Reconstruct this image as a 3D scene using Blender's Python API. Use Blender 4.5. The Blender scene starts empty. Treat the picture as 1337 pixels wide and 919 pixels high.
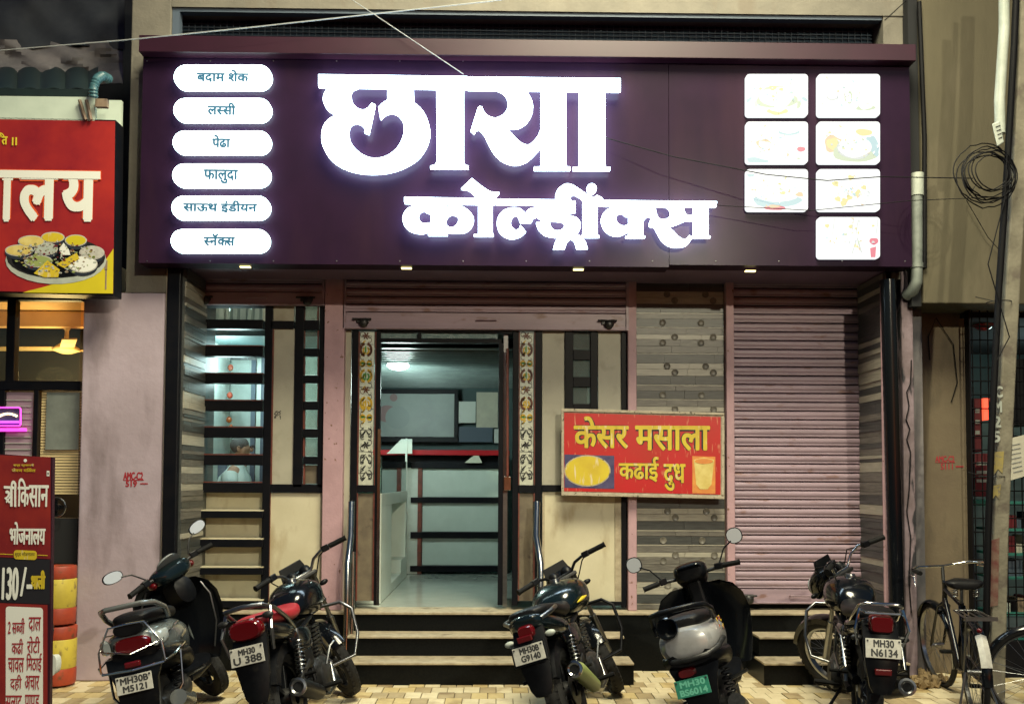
import bpy, bmesh, math, random
from math import radians as R, sin, cos, pi
from mathutils import Vector as V, Matrix as M
from mathutils.geometry import tessellate_polygon

sc = bpy.context.scene
C = sc.collection
random.seed(7)

# ------------------------------------------------------------------ camera, world, key light, exposure
PW, PH, FPX, CY = 1337.0, 919.0, 1200.0, 575.6
YAW, PITCH, ROLL = R(.92), R(2.5), R(.25)
EYE = V((0, 0, 1.65))
_f = V((sin(YAW)*cos(PITCH), cos(YAW)*cos(PITCH), sin(PITCH)))
_r0 = V((cos(YAW), -sin(YAW), 0)); _u0 = _r0.cross(_f)
_r = _r0*cos(ROLL) + _u0*sin(ROLL); _u = _r.cross(_f)
cam_d = bpy.data.cameras.new('camera'); cam = bpy.data.objects.new('camera', cam_d); C.objects.link(cam)
mw = M.Identity(4)
for i in range(3):
    mw[i][0], mw[i][1], mw[i][2], mw[i][3] = _r[i], _u[i], -_f[i], EYE[i]
cam.matrix_world = mw
cam_d.sensor_width = 36; cam_d.lens = 36*FPX/PW
cam_d.shift_y = (CY - PH/2)/PW
cam_d.clip_start = .05; cam_d.clip_end = 500
sc.camera = cam

world = bpy.data.worlds.new('World'); sc.world = world; world.use_nodes = True
wn = world.node_tree; bgn = wn.nodes['Background']
sky = wn.nodes.new('ShaderNodeTexSky'); sky.sky_type = 'NISHITA'; sky.sun_disc = False
sky.sun_elevation = R(1.5); sky.sun_rotation = R(160); sky.air_density = 1.6; sky.ozone_density = 4.0
wn.links.new(sky.outputs[0], bgn.inputs[0]); bgn.inputs[1].default_value = .22

fill_d = bpy.data.lights.new('cool_fill', 'SUN'); fill_d.energy = .04; fill_d.angle = R(3); fill_d.color = (.65, .8, 1)  # very dim cool fill added to the night scene, no real source
fill_o = bpy.data.objects.new('cool_fill', fill_d); C.objects.link(fill_o)
fill_o.rotation_euler = (R(68), 0, R(20))

# the two street lamps (one across the road, one high over it) whose light falls on the shop front
def street_light(loc, aim, energy, size, radius):
    d = bpy.data.lights.new('street_lamp_light', 'SPOT'); d.energy = energy; d.color = (1, .925, .66)
    d.spot_size = R(size); d.spot_blend = .6; d.shadow_soft_size = radius
    o = bpy.data.objects.new('street_lamp_light', d); C.objects.link(o); o.location = loc
    o.rotation_euler = (V(aim) - V(loc)).to_track_quat('-Z', 'Y').to_euler()
street_light((4.35, -6.0, 6.9), (.1, 7.7, 1.2), 2900, 70, .14)
street_light((1.3, 3.9, 9.2), (.1, 7.7, .6), 5200, 100, 1.7)

sc.view_settings.view_transform = 'Standard'; sc.view_settings.look = 'None'
sc.view_settings.exposure = 0; sc.view_settings.gamma = 1
sc.cycles.use_denoising = True
sc.cycles.max_bounces = 6; sc.cycles.transparent_max_bounces = 12; sc.cycles.caustics_refractive = False; sc.cycles.caustics_reflective = False
sc.cycles.sample_clamp_indirect = 4

def P(px, py, Y):
    """point of the plane at distance Y that the photograph shows at this pixel"""
    d = _f*FPX + _r*(px - PW/2) - _u*(py - CY)
    return EYE + d*(Y/d.y)
def PX(px, Y, py=600): return P(px, py, Y).x
def PZ(py, Y, px=668): return P(px, py, Y).z

# ------------------------------------------------------------------ materials
MATS = {}
LOCAL = [False]     # True while a vehicle is built in its own coordinates
def mat(name, c=(.5, .5, .5), rough=.6, metal=0, c2=None, scale=8, bump=0, bscale=None, detail=6, emit=0, ecol=None,
        coat=0, alpha=1, trans=0, crough=.08, stretch=None, lo=.35, hi=.65, c3=None, s3=3, spec=None, t3=(.58, .66), st3=None, rnd=False):
    if name in MATS: return MATS[name]
    m = bpy.data.materials.new(name); m.use_nodes = True; MATS[name] = m
    nt = m.node_tree; b = nt.nodes['Principled BSDF']; L = nt.links
    b.inputs['Base Color'].default_value = (*c, 1); b.inputs['Roughness'].default_value = rough
    b.inputs['Metallic'].default_value = metal
    if spec is not None: b.inputs['Specular IOR Level'].default_value = spec
    if coat: b.inputs['Coat Weight'].default_value = coat; b.inputs['Coat Roughness'].default_value = crough
    if trans: b.inputs['Transmission Weight'].default_value = trans
    if alpha < 1: b.inputs['Alpha'].default_value = alpha
    if emit:
        b.inputs['Emission Color'].default_value = (*(ecol or c), 1); b.inputs['Emission Strength'].default_value = emit
    if c2 or bump or c3:
        tc = nt.nodes.new('ShaderNodeTexCoord'); mp = nt.nodes.new('ShaderNodeMapping')
        L.new(tc.outputs['Object'], mp.inputs[0])
        if stretch: mp.inputs['Scale'].default_value = stretch
        src = tc.outputs['Object']
        if rnd:
            oi = nt.nodes.new('ShaderNodeObjectInfo'); vm = nt.nodes.new('ShaderNodeVectorMath'); vm.operation = 'MULTIPLY_ADD'
            L.new(oi.outputs['Random'], vm.inputs[0]); vm.inputs[1].default_value = (17, 31, 23); L.new(tc.outputs['Object'], vm.inputs[2])
            src = vm.outputs[0]; L.new(src, mp.inputs[0])
        n = nt.nodes.new('ShaderNodeTexNoise'); n.inputs['Scale'].default_value = scale; n.inputs['Detail'].default_value = detail
        n.inputs['Roughness'].default_value = .62
        L.new(mp.outputs[0], n.inputs['Vector'])
        last = None
        if c2:
            r = nt.nodes.new('ShaderNodeValToRGB'); r.color_ramp.elements[0].position = lo; r.color_ramp.elements[1].position = hi
            r.color_ramp.elements[0].color = (*c, 1); r.color_ramp.elements[1].color = (*c2, 1)
            L.new(n.outputs[0], r.inputs[0]); last = r.outputs[0]
        if c3:
            n3 = nt.nodes.new('ShaderNodeTexNoise'); n3.inputs['Scale'].default_value = s3; n3.inputs['Detail'].default_value = 8
            if st3:
                mp3 = nt.nodes.new('ShaderNodeMapping'); mp3.inputs['Scale'].default_value = st3; L.new(src, mp3.inputs[0]); L.new(mp3.outputs[0], n3.inputs['Vector'])
            else: L.new(src, n3.inputs['Vector'])
            r3 = nt.nodes.new('ShaderNodeValToRGB'); r3.color_ramp.elements[0].position = t3[0]; r3.color_ramp.elements[1].position = t3[1]
            r3.color_ramp.elements[0].color = (0, 0, 0, 1); r3.color_ramp.elements[1].color = (1, 1, 1, 1)
            L.new(n3.outputs[0], r3.inputs[0])
            mx = nt.nodes.new('ShaderNodeMix'); mx.data_type = 'RGBA'
            L.new(r3.outputs[0], mx.inputs[0])
            if last: L.new(last, mx.inputs[6])
            else: mx.inputs[6].default_value = (*c, 1)
            mx.inputs[7].default_value = (*c3, 1); last = mx.outputs[2]
        if last: L.new(last, b.inputs['Base Color'])
        if bump:
            bn = n
            if bscale:
                bn = nt.nodes.new('ShaderNodeTexNoise'); bn.inputs['Scale'].default_value = bscale; bn.inputs['Detail'].default_value = 6
                L.new(mp.outputs[0], bn.inputs['Vector'])
            bp = nt.nodes.new('ShaderNodeBump'); bp.inputs['Strength'].default_value = bump; bp.inputs['Distance'].default_value = .01
            L.new(bn.outputs[0], bp.inputs['Height']); L.new(bp.outputs[0], b.inputs['Normal'])
    return m

def glass_mat(name, tint=(.9, .97, 1), rough=.02, mixf=.12, dirt=0):
    """thin pane: mostly clear, reflecting a little"""
    if name in MATS: return MATS[name]
    m = bpy.data.materials.new(name); m.use_nodes = True; MATS[name] = m
    nt = m.node_tree; nt.nodes.remove(nt.nodes['Principled BSDF']); out = nt.nodes['Material Output']
    t = nt.nodes.new('ShaderNodeBsdfTransparent'); t.inputs[0].default_value = (*tint, 1)
    g = nt.nodes.new('ShaderNodeBsdfPrincipled' if dirt else 'ShaderNodeBsdfGlossy'); g.inputs[0].default_value = (.35, .38, .36, 1) if dirt else (.8, .85, .85, 1); g.inputs['Roughness'].default_value = rough
    mx = nt.nodes.new('ShaderNodeMixShader')
    fr = nt.nodes.new('ShaderNodeFresnel'); fr.inputs[0].default_value = 1.45
    ad = nt.nodes.new('ShaderNodeMath'); ad.operation = 'ADD'; ad.use_clamp = True; ad.inputs[1].default_value = mixf
    nt.links.new(fr.outputs[0], ad.inputs[0])
    if dirt:
        n = nt.nodes.new('ShaderNodeTexNoise'); n.inputs['Scale'].default_value = 9; n.inputs['Detail'].default_value = 8
        tc = nt.nodes.new('ShaderNodeTexCoord'); nt.links.new(tc.outputs['Object'], n.inputs['Vector'])
        mu = nt.nodes.new('ShaderNodeMath'); mu.operation = 'MULTIPLY'; mu.inputs[1].default_value = dirt
        nt.links.new(n.outputs[0], mu.inputs[0])
        a2 = nt.nodes.new('ShaderNodeMath'); a2.operation = 'ADD'; a2.use_clamp = True
        nt.links.new(ad.outputs[0], a2.inputs[0]); nt.links.new(mu.outputs[0], a2.inputs[1]); ad = a2
    nt.links.new(ad.outputs[0], mx.inputs[0]); nt.links.new(t.outputs[0], mx.inputs[1]); nt.links.new(g.outputs[0], mx.inputs[2])
    nt.links.new(mx.outputs[0], out.inputs[0])
    return m

# plaster and paint
mat('beige_plaster', (.20, .185, .15), .85, c2=(.15, .14, .115), scale=3, bump=.4, bscale=30, c3=(.16, .14, .11), s3=4, st3=(1, 1, .3), t3=(.56, .7))
mat('olive_plaster', (.11, .095, .058), .85, c2=(.08, .07, .042), scale=1.6, bump=.3, bscale=30, c3=(.11, .095, .06), s3=3.3, st3=(1, 1, .25), stretch=(1, 1, .4))
mat('brown_plaster', (.17, .135, .085), .85, c2=(.13, .10, .065), scale=2, bump=.25, bscale=40, c3=(.08, .065, .045), s3=4, st3=(1, 1, .3), t3=(.54, .7))
mat('lilac_plaster', (.45, .37, .43), .82, c2=(.38, .31, .355), scale=2.2, bump=.25, bscale=22, c3=(.24, .19, .21), s3=3.2, t3=(.5, .66), st3=(1, 1, .3))
mat('pink_paint', (.52, .33, .37), .55, c2=(.43, .27, .30), scale=5, bump=.2, bscale=50, c3=(.20, .10, .07), s3=22, t3=(.66, .69))
mat('shutter_paint', (.39, .285, .345), .40, metal=.0, c2=(.30, .22, .265), scale=4, bump=.1, bscale=60, c3=(.24, .14, .13), s3=9, t3=(.60, .70), stretch=(.4, 1, 3), st3=(.5, 1, 1.2), rnd=True)
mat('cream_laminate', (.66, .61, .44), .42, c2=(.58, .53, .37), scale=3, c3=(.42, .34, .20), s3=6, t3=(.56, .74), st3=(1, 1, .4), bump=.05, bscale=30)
mat('shaded_laminate', (.46, .44, .35), .5, c2=(.40, .38, .30), scale=4, c3=(.30, .27, .2), s3=6, t3=(.6, .8))  # cream laminate darkened: the shade below the sign is put into its colour
mat('black_frame', (.003, .004, .007), .45, c2=(.006, .006, .008), scale=9, spec=.16)
mat('red_edge', (.19, .045, .03), .5, c2=(.10, .03, .02), scale=20)
mat('dark_recess', (.012, .013, .015), .9)
mat('brown_panel', (.20, .165, .11), .5, c2=(.13, .105, .075), scale=7, c3=(.07, .05, .04), s3=9, t3=(.6, .7))
mat('black_granite', (.002, .003, .004), .4, c2=(.006, .007, .007), scale=60, spec=.14)
mat('stone_tread', (.50, .43, .30), .5, c2=(.34, .28, .19), scale=14, c3=(.20, .16, .10), s3=5, t3=(.6, .68), bump=.2, bscale=50)
mat('tile_light', (.42, .40, .33), .35, c2=(.30, .285, .235), scale=5, stretch=(1.5, 1, 16), rnd=True)
mat('tile_mid', (.18, .172, .15), .38, c2=(.095, .09, .08), scale=5, stretch=(1.5, 1, 16), rnd=True)
mat('tile_dark', (.07, .076, .074), .38, c2=(.036, .04, .04), scale=5, stretch=(1.5, 1, 16), rnd=True)
mat('tile_dot', (.20, .185, .15), .4, c2=(.10, .095, .08), scale=14)
mat('paver_yellow', (.62, .49, .24), .6, c2=(.52, .40, .19), scale=9, c3=(.36, .25, .11), s3=5, t3=(.55, .7), bump=.25, bscale=80, rnd=True)
mat('paver_cream', (.72, .63, .42), .6, c2=(.62, .53, .34), scale=9, c3=(.42, .32, .18), s3=5, t3=(.55, .7), bump=.25, bscale=80, rnd=True)
mat('paver_tan', (.46, .36, .20), .6, c2=(.36, .28, .16), scale=9, c3=(.26, .18, .09), s3=5, t3=(.55, .7), bump=.25, bscale=80, rnd=True)
mat('mortar', (.20, .16, .10), .9, c2=(.12, .1, .06), scale=20)
mat('asphalt', (.05, .05, .05), .9, c2=(.035, .035, .035), scale=40, bump=.3, bscale=90)
mat('inner_floor', (.42, .45, .40), .13, c2=(.36, .39, .35), scale=5)
mat('inner_wall', (.52, .58, .54), .7, c2=(.36, .42, .39), scale=3)
mat('inner_teal', (.065, .115, .115), .6, c2=(.05, .09, .09), scale=3)
mat('inner_white', (.62, .68, .62), .35, c2=(.56, .62, .56), scale=4)
mat('ceiling_metal', (.17, .21, .20), .35, metal=.3, c2=(.12, .15, .15), scale=5)
mat('steel', (.55, .55, .52), .18, metal=1, c2=(.42, .42, .40), scale=20)
mat('chrome', (.72, .72, .70), .12, metal=1)
mat('dull_chrome', (.30, .31, .31), .30, metal=1, c2=(.25, .25, .25), scale=30)
mat('sign_purple', (.020, .0070, .023), .6, c2=(.015, .0055, .018), scale=2, spec=.06, coat=.14, crough=.25, c3=(.030, .012, .024), s3=3, st3=(1, 1, .2), t3=(.5, .8))
mat('soffit_paint', (.15, .10, .16), .6, c2=(.12, .08, .13), scale=3)
mat('sign_cap', (.030, .005, .015), .4, c2=(.024, .004, .012), scale=3)
mat('letter_glow', (.5, .5, .5), .5, emit=15, ecol=(.62, .84, 1.0))
mat('pill_glow', (.9, .95, 1), .5, emit=1.35, ecol=(.93, .99, 1.0))
mat('pill_rim', (.9, .95, 1), .5, emit=9, ecol=(.66, .95, .95))
mat('pill_letter', (.02, .13, .25), .6, emit=.10, ecol=(.02, .22, .42))
mat('pink_strip', (.9, .2, .4), .5, emit=1.0, ecol=(.80, .16, .38))
mat('downlight', (1, .9, .5), .5, emit=3.0, ecol=(1, .85, .35))
mat('photo_white', (.12, .12, .12), .4, emit=1.02, ecol=(.96, 1, 1))
mat('photo_yellow', (.12, .12, .12), .4, emit=.68, ecol=(1, .92, .38))
mat('photo_green', (.12, .12, .12), .4, emit=.68, ecol=(.70, .86, .62))
mat('photo_blue', (.12, .12, .12), .4, emit=.68, ecol=(.50, .82, .92))
mat('photo_red', (.12, .12, .12), .4, emit=.68, ecol=(.95, .10, .26))
mat('photo_orange', (.12, .12, .12), .4, emit=.68, ecol=(1.0, .70, .42))
mat('photo_grey', (.12, .12, .12), .4, emit=.68, ecol=(.78, .86, .88))
# sign boards
mat('peeling_plaster', (.26, .20, .23), .8, c2=(.16, .12, .13), scale=5, bump=.5, bscale=20, c3=(.02, .02, .025), s3=9, t3=(.56, .62), st3=(1, 1, .3))
mat('banner_maroon', (.16, .012, .018), .4, c2=(.30, .028, .02), scale=1.6)
mat('faded_red', (.28, .17, .17), .4)
mat('faded_blue', (.26, .32, .31), .4)
mat('mustard_patch', (.36, .28, .07), .7, c2=(.26, .22, .10), scale=20, c3=(.2, .17, .11), s3=30)
mat('dull_red', (.13, .035, .03), .7, c2=(.20, .14, .10), scale=14)
mat('sign_red', (.22, .009, .018), .38, c2=(.46, .032, .02), scale=1.3, lo=.3, hi=.7)
mat('sign_orange', (.75, .13, .03), .38, c2=(.62, .06, .02), scale=2)
mat('sign_yellow', (.66, .55, .02), .4, c2=(.58, .48, .02), scale=3)
mat('lettering_white', (.80, .82, .76), .45)
mat('lettering_yellow', (.72, .58, .04), .45)
mat('lettering_black', (.015, .015, .02), .5)
mat('lettering_red', (.34, .02, .03), .6)
mat('plate_black', (.03, .03, .03), .6)
mat('plate_white', (.55, .54, .48), .45, c2=(.42, .41, .37), scale=30)
mat('plate_green', (.02, .20, .13), .45, c2=(.02, .15, .10), scale=30)
mat('plate_green_letter', (.12, .42, .3), .5)
mat('old_red', (.50, .012, .016), .35, c2=(.42, .02, .012), scale=3, c3=(.62, .30, .16), s3=34, t3=(.60, .70), st3=(1, 1, .16))
mat('old_yellow', (.66, .52, .03), .4, c2=(.58, .42, .03), scale=6, c3=(.70, .60, .38), s3=34, t3=(.58, .68), st3=(1, 1, .2))
mat('board_edge', (.50, .44, .33), .6, c2=(.35, .30, .22), scale=20, c3=(.12, .10, .07), s3=30, t3=(.62, .66))
mat('milk', (.72, .60, .22), .4, c2=(.60, .46, .12), scale=12)
mat('navy_print', (.035, .035, .11), .4, c2=(.08, .07, .16), scale=12)
mat('cup_orange', (.72, .30, .06), .4, c2=(.60, .20, .05), scale=10)
# misc
mat('rust_paint', (.32, .24, .16), .7, c2=(.20, .14, .10), scale=6, c3=(.10, .07, .055), s3=8, t3=(.55, .62), bump=.3, bscale=40, stretch=(1, 1, .3))
mat('pole_cement', (.25, .23, .17), .8, c2=(.16, .145, .105), scale=6, c3=(.13, .11, .085), s3=7, t3=(.54, .64), bump=.4, bscale=30)
mat('black_rubber', (.004, .004, .004), .7, c2=(.008, .008, .008), scale=30, spec=.2)
mat('tyre', (.008, .008, .008), .85, c2=(.014, .013, .012), scale=30, bump=.2, bscale=60)
mat('black_plastic', (.003, .0035, .005), .38, c2=(.006, .0065, .008), scale=25, spec=.2, c3=(.018, .016, .013), s3=18, t3=(.6, .8))
mat('gloss_black', (.004, .005, .007), .16, coat=.35, spec=.3)
mat('teal_black', (.004, .009, .011), .2, coat=.5)
mat('dark_grey_paint', (.10, .115, .118), .25, coat=.5, c2=(.10, .115, .115), scale=12, c3=(.07, .075, .07), s3=14)
mat('grey_paint', (.16, .17, .165), .25, coat=.5, metal=.4)
mat('silver_paint', (.46, .46, .46), .30, coat=.4, metal=.25, c2=(.42, .42, .42), scale=40, c3=(.30, .30, .29), s3=12, t3=(.6, .75))
mat('seat_black', (.004, .004, .005), .5, spec=.25, bump=.1, bscale=120)
mat('seat_red', (.34, .014, .022), .5, bump=.1, bscale=120)
mat('red_lens', (.10, .002, .004), .15, coat=.5)
mat('dark_red_lens', (.10, .004, .006), .2, coat=.4)
mat('orange_lens', (.32, .07, .012), .2)
mat('clear_lens', (.30, .33, .33), .12, coat=.5)
mat('engine_metal', (.06, .06, .06), .42, metal=.6, c2=(.025, .025, .025), scale=25)
mat('mirror_glass', (.62, .66, .72), .16, metal=.35)
mat('green_paint', (.30, .36, .12), .35)
mat('pvc_white', (.48, .52, .46), .5, c2=(.36, .40, .35), scale=8)
mat('pvc_green', (.22, .25, .225), .5, c2=(.16, .18, .165), scale=8)
mat('cable_black', (.004, .004, .005), .6, spec=.15)
mat('wire_pale', (.36, .38, .38), .5)
mat('paper', (.62, .60, .48), .8, c2=(.54, .52, .42), scale=8)
mat('corrugated_green', (.010, .022, .022), .5, c2=(.007, .015, .016), scale=8)
mat('white_cladding', (.62, .72, .62), .5, c2=(.54, .64, .55), scale=5)
mat('tarp_grey', (.22, .20, .20), .8, c2=(.10, .10, .11), scale=2, bump=.6, bscale=5)
mat('tarp_dark', (.02, .025, .035), .85, c2=(.035, .04, .05), scale=4, bump=.4, bscale=5)
mat('night_wall', (.006, .008, .014), .9, c2=(.012, .014, .02), scale=4)
mat('teal_duct', (.045, .12, .14), .4)
mat('skin', (.42, .22, .14), .5); mat('grey_hair', (.10, .095, .09), .8, c2=(.05, .05, .05), scale=40)
mat('white_cloth', (.68, .72, .68), .8, c2=(.60, .64, .60), scale=6)
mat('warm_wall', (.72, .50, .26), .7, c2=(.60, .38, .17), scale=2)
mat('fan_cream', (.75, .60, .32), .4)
mat('net_blue', (.012, .035, .065), .8, c2=(.008, .022, .045), scale=10)
mat('blue_grey', (.08, .11, .15), .6)
mat('barrel_red', (.42, .06, .02), .55, c2=(.30, .04, .02), scale=8, c3=(.15, .05, .02), s3=12)
mat('barrel_yellow', (.58, .46, .06), .55, c2=(.48, .37, .05), scale=8, c3=(.25, .18, .05), s3=12)
mat('rack_teal', (.03, .20, .16), .5); mat('box_red', (.15, .014, .02), .5); mat('helmet_red', (.35, .01, .02), .2, coat=.5)
mat('tubelight', (1, 1, 1), .5, emit=7, ecol=(.80, 1, .93))
mat('lamp_warm', (1, .8, .5), .5, emit=4, ecol=(1, .72, .35))
mat('lamp_cool', (1, 1, 1), .5, emit=9, ecol=(.80, 1, .98))
mat('purple_glow', (.6, .1, .8), .5, emit=2.2, ecol=(.50, .05, 1))
mat('magenta_glow', (.9, .1, .6), .5, emit=1.6, ecol=(1, .06, .62))
mat('red_glow', (.9, .1, .1), .5, emit=1.6, ecol=(1, .10, .04))
mat('soil_yellow', (.34, .25, .13), .95, c2=(.22, .15, .07), scale=9, bump=.6, bscale=30)
mat('gold_leaf', (.62, .40, .03), .4); mat('glass_green', (.08, .30, .05), .4); mat('glass_brown', (.13, .04, .015), .4)
mat('lead_line', (.03, .028, .025), .6)
mat('red_top', (.40, .012, .02), .25)
mat('board_screen', (.34, .40, .38), .42, c2=(.24, .29, .28), scale=1.5)
glass_mat('clear_glass', mixf=.03); glass_mat('dirty_glass', (.85, .95, .92), .05, .10, .25)
glass_mat('green_glass', (.35, .72, .66), .03, .08)
def frosted():
    return mat('frosted_glass', (.17, .26, .25), .25, c2=(.10, .17, .17), scale=30, bump=.4, bscale=120)
frosted()

# ------------------------------------------------------------------ tagging
def tag(o, label=None, cat=None, group=None, kind=None):
    if label: o['label'] = label
    if cat: o['category'] = cat
    if group: o['group'] = group
    if kind: o['kind'] = kind
    return o
def thing(name, label, cat, loc=(0, 0, 0), group=None, rot=(0, 0, 0)):
    o = bpy.data.objects.new(name, None); C.objects.link(o); o.location = loc; o.rotation_euler = rot
    o.empty_display_size = .1
    return tag(o, label, cat, group)
def lab(o, s): o['label'] = s; return o

# ------------------------------------------------------------------ mesh builder
class B:
    def __init__(s, xf=None): s.v = []; s.f = []; s.xf = xf
    def add(s, vs, fs):
        n = len(s.v)
        s.v += [tuple(s.xf @ V(p)) if s.xf else tuple(p) for p in vs]
        s.f += [tuple(i + n for i in f) for f in fs]; return s
    def box(s, x0, x1, y0, y1, z0, z1):
        return s.add([(x0, y0, z0), (x1, y0, z0), (x1, y1, z0), (x0, y1, z0), (x0, y0, z1), (x1, y0, z1), (x1, y1, z1), (x0, y1, z1)],
                     [(0, 3, 2, 1), (4, 5, 6, 7), (0, 1, 5, 4), (1, 2, 6, 5), (2, 3, 7, 6), (3, 0, 4, 7)])
    def obox(s, c, size, rot=(0, 0, 0)):
        from mathutils import Euler
        r = Euler(rot).to_matrix(); c = V(c); a, b, d = [k/2 for k in size]
        vs = [c + r @ V((x*a, y*b, z*d)) for z in (-1, 1) for (x, y) in ((-1, -1), (1, -1), (1, 1), (-1, 1))]
        return s.add(vs, [(0, 3, 2, 1), (4, 5, 6, 7), (0, 1, 5, 4), (1, 2, 6, 5), (2, 3, 7, 6), (3, 0, 4, 7)])
    def tube(s, pts, r, n=8, closed=False, cap=True):
        pts = [V(p) for p in pts]; m = len(pts); rs = r if isinstance(r, (list, tuple)) else [r]*m
        vs = []; fs = []; up = None
        for i, p in enumerate(pts):
            if closed: t = pts[(i+1) % m] - pts[i-1]
            else: t = pts[min(i+1, m-1)] - pts[max(i-1, 0)]
            if t.length < 1e-9: t = V((0, 0, 1))
            t.normalize()
            if up is None:
                up = V((0, 0, 1)) if abs(t.z) < .9 else V((1, 0, 0))
            side = t.cross(up)
            if side.length < 1e-6: side = t.cross(V((1, 0, 0)))
            side.normalize(); up = side.cross(t).normalized()
            for k in range(n):
                a = 2*pi*k/n; vs.append(p + (side*cos(a) + up*sin(a))*rs[i])
        for i in range(m if closed else m-1):
            j = (i+1) % m
            for k in range(n):
                k2 = (k+1) % n; fs.append((i*n+k, i*n+k2, j*n+k2, j*n+k))
        if cap and not closed:
            fs.append(tuple(range(n-1, -1, -1))); fs.append(tuple((m-1)*n + k for k in range(n)))
        return s.add(vs, fs)
    def lathe(s, prof, c, axis='z', n=24, closed=False):
        """profile of (radius, height) turned about an axis through c"""
        vs = []; fs = []; c = V(c)
        for r, h in prof:
            for k in range(n):
                a = 2*pi*k/n; x, y = r*cos(a), r*sin(a)
                q = {'z': (x, y, h), 'x': (h, x, y), 'y': (x, h, y)}[axis]; vs.append(c + V(q))
        m = len(prof)
        for i in range(m if closed else m-1):
            j = (i+1) % m
            for k in range(n):
                k2 = (k+1) % n; fs.append((i*n+k, i*n+k2, j*n+k2, j*n+k))
        if not closed:
            if prof[0][0] > 1e-5: fs.append(tuple(range(n)))
            if prof[-1][0] > 1e-5: fs.append(tuple((m-1)*n+k for k in range(n)))
        return s.add(vs, fs)
    def torus(s, c, Rr, r, axis='x', n=40, k=10, sx=1.0):
        prof = [(Rr + r*cos(2*pi*i/k), sx*r*sin(2*pi*i/k)) for i in range(k)]
        return s.lathe(prof, c, axis, n, closed=True)
    def loft(s, rings, cap=True):
        n = len(rings[0]); vs = [p for r in rings for p in r]; fs = []
        for i in range(len(rings)-1):
            for k in range(n):
                k2 = (k+1) % n; fs.append((i*n+k, i*n+k2, (i+1)*n+k2, (i+1)*n+k))
        if cap: fs.append(tuple(range(n-1, -1, -1))); fs.append(tuple((len(rings)-1)*n+k for k in range(n)))
        return s.add(vs, fs)
    def body(s, secs, n=18, pw=2.4):
        """secs: (y, cx, cz, half width, half height up, half height down[, power])"""
        rings = []
        for q in secs:
            y, cx, cz, w, hu, hd = q[:6]; p = q[6] if len(q) > 6 else pw; ring = []
            for k in range(n):
                a = 2*pi*k/n; ca, sa = cos(a), sin(a)
                x = math.copysign(abs(ca)**(2/p), ca)*w; z = math.copysign(abs(sa)**(2/p), sa)*(hu if sa > 0 else hd)
                ring.append((cx + x, y, cz + z))
            rings.append(ring)
        return s.loft(rings)
    def ell(s, c, r, n=16, m=10):
        prof = [(max(sin(pi*i/m), 1e-4), -cos(pi*i/m)) for i in range(m+1)]
        vs = []; fs = []
        for a, h in prof:
            for k in range(n):
                t = 2*pi*k/n; vs.append((c[0] + r[0]*a*cos(t), c[1] + r[1]*a*sin(t), c[2] + r[2]*h))
        for i in range(m):
            for k in range(n):
                k2 = (k+1) % n; fs.append((i*n+k, i*n+k2, (i+1)*n+k2, (i+1)*n+k))
        return s.add(vs, fs)
    def prism(s, poly, fn0, fn1):
        """poly of 2-D points; fn0 and fn1 carry it to the front and the back"""
        n = len(poly); tris = tessellate_polygon([[V((a, b, 0)) for a, b in poly]])
        vs = [fn0(*p) for p in poly] + [fn1(*p) for p in poly]
        fs = [tuple(t) for t in tris] + [tuple(i+n for i in reversed(t)) for t in tris]
        fs += [(i, (i+1) % n, (i+1) % n + n, i+n) for i in range(n)]
        return s.add(vs, fs)
    def build(s, name, m, parent=None, smooth=False, bevel=0, label=None, kind=None, sub=0, angle=40):
        me = bpy.data.meshes.new(name); me.from_pydata(s.v, [], s.f); me.update()
        bm = bmesh.new(); bm.from_mesh(me); bmesh.ops.recalc_face_normals(bm, faces=bm.faces)
        if smooth:
            for f in bm.faces: f.smooth = True
            for e in bm.edges:
                if len(e.link_faces) == 2 and e.calc_face_angle(0) > R(angle): e.smooth = False
        bm.to_mesh(me); bm.free()
        me.materials.append(MATS[m])
        o = bpy.data.objects.new(name, me); C.objects.link(o)
        if parent:
            o.parent = parent
            if parent.type == 'EMPTY' and not LOCAL[0]: o.matrix_parent_inverse = M.Translation(-parent.location)
        if bevel:
            md = o.modifiers.new('bevel', 'BEVEL'); md.width = bevel; md.segments = 2; md.limit_method = 'ANGLE'
        if sub:
            md = o.modifiers.new('sub', 'SUBSURF'); md.levels = sub; md.render_levels = sub
        if label: o['label'] = label
        if kind: o['kind'] = kind
        return o

def rot2(x, z, a): return x*cos(a)-z*sin(a), x*sin(a)+z*cos(a)
def smooth_poly(pts, k=5):
    """closed outline; points with a third entry are corners, the others are rounded by a spline"""
    n = len(pts); out = []
    for i in range(n):
        p0, p1, p2, p3 = pts[i-1], pts[i], pts[(i+1) % n], pts[(i+2) % n]
        c1, c2 = len(p1) > 2, len(p2) > 2
        out.append((p1[0], p1[1]))
        if c1 and c2: continue
        m1 = ((p2[0]-p0[0])/2, (p2[1]-p0[1])/2) if not c1 else (p2[0]-p1[0], p2[1]-p1[1])
        m2 = ((p3[0]-p1[0])/2, (p3[1]-p1[1])/2) if not c2 else (p2[0]-p1[0], p2[1]-p1[1])
        for j in range(1, k):
            t = j/k; a = 2*t**3-3*t*t+1; b = t**3-2*t*t+t; c = -2*t**3+3*t*t; d = t**3-t*t
            out.append((a*p1[0]+b*m1[0]+c*p2[0]+d*m2[0], a*p1[1]+b*m1[1]+c*p2[1]+d*m2[1]))
    return out

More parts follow.
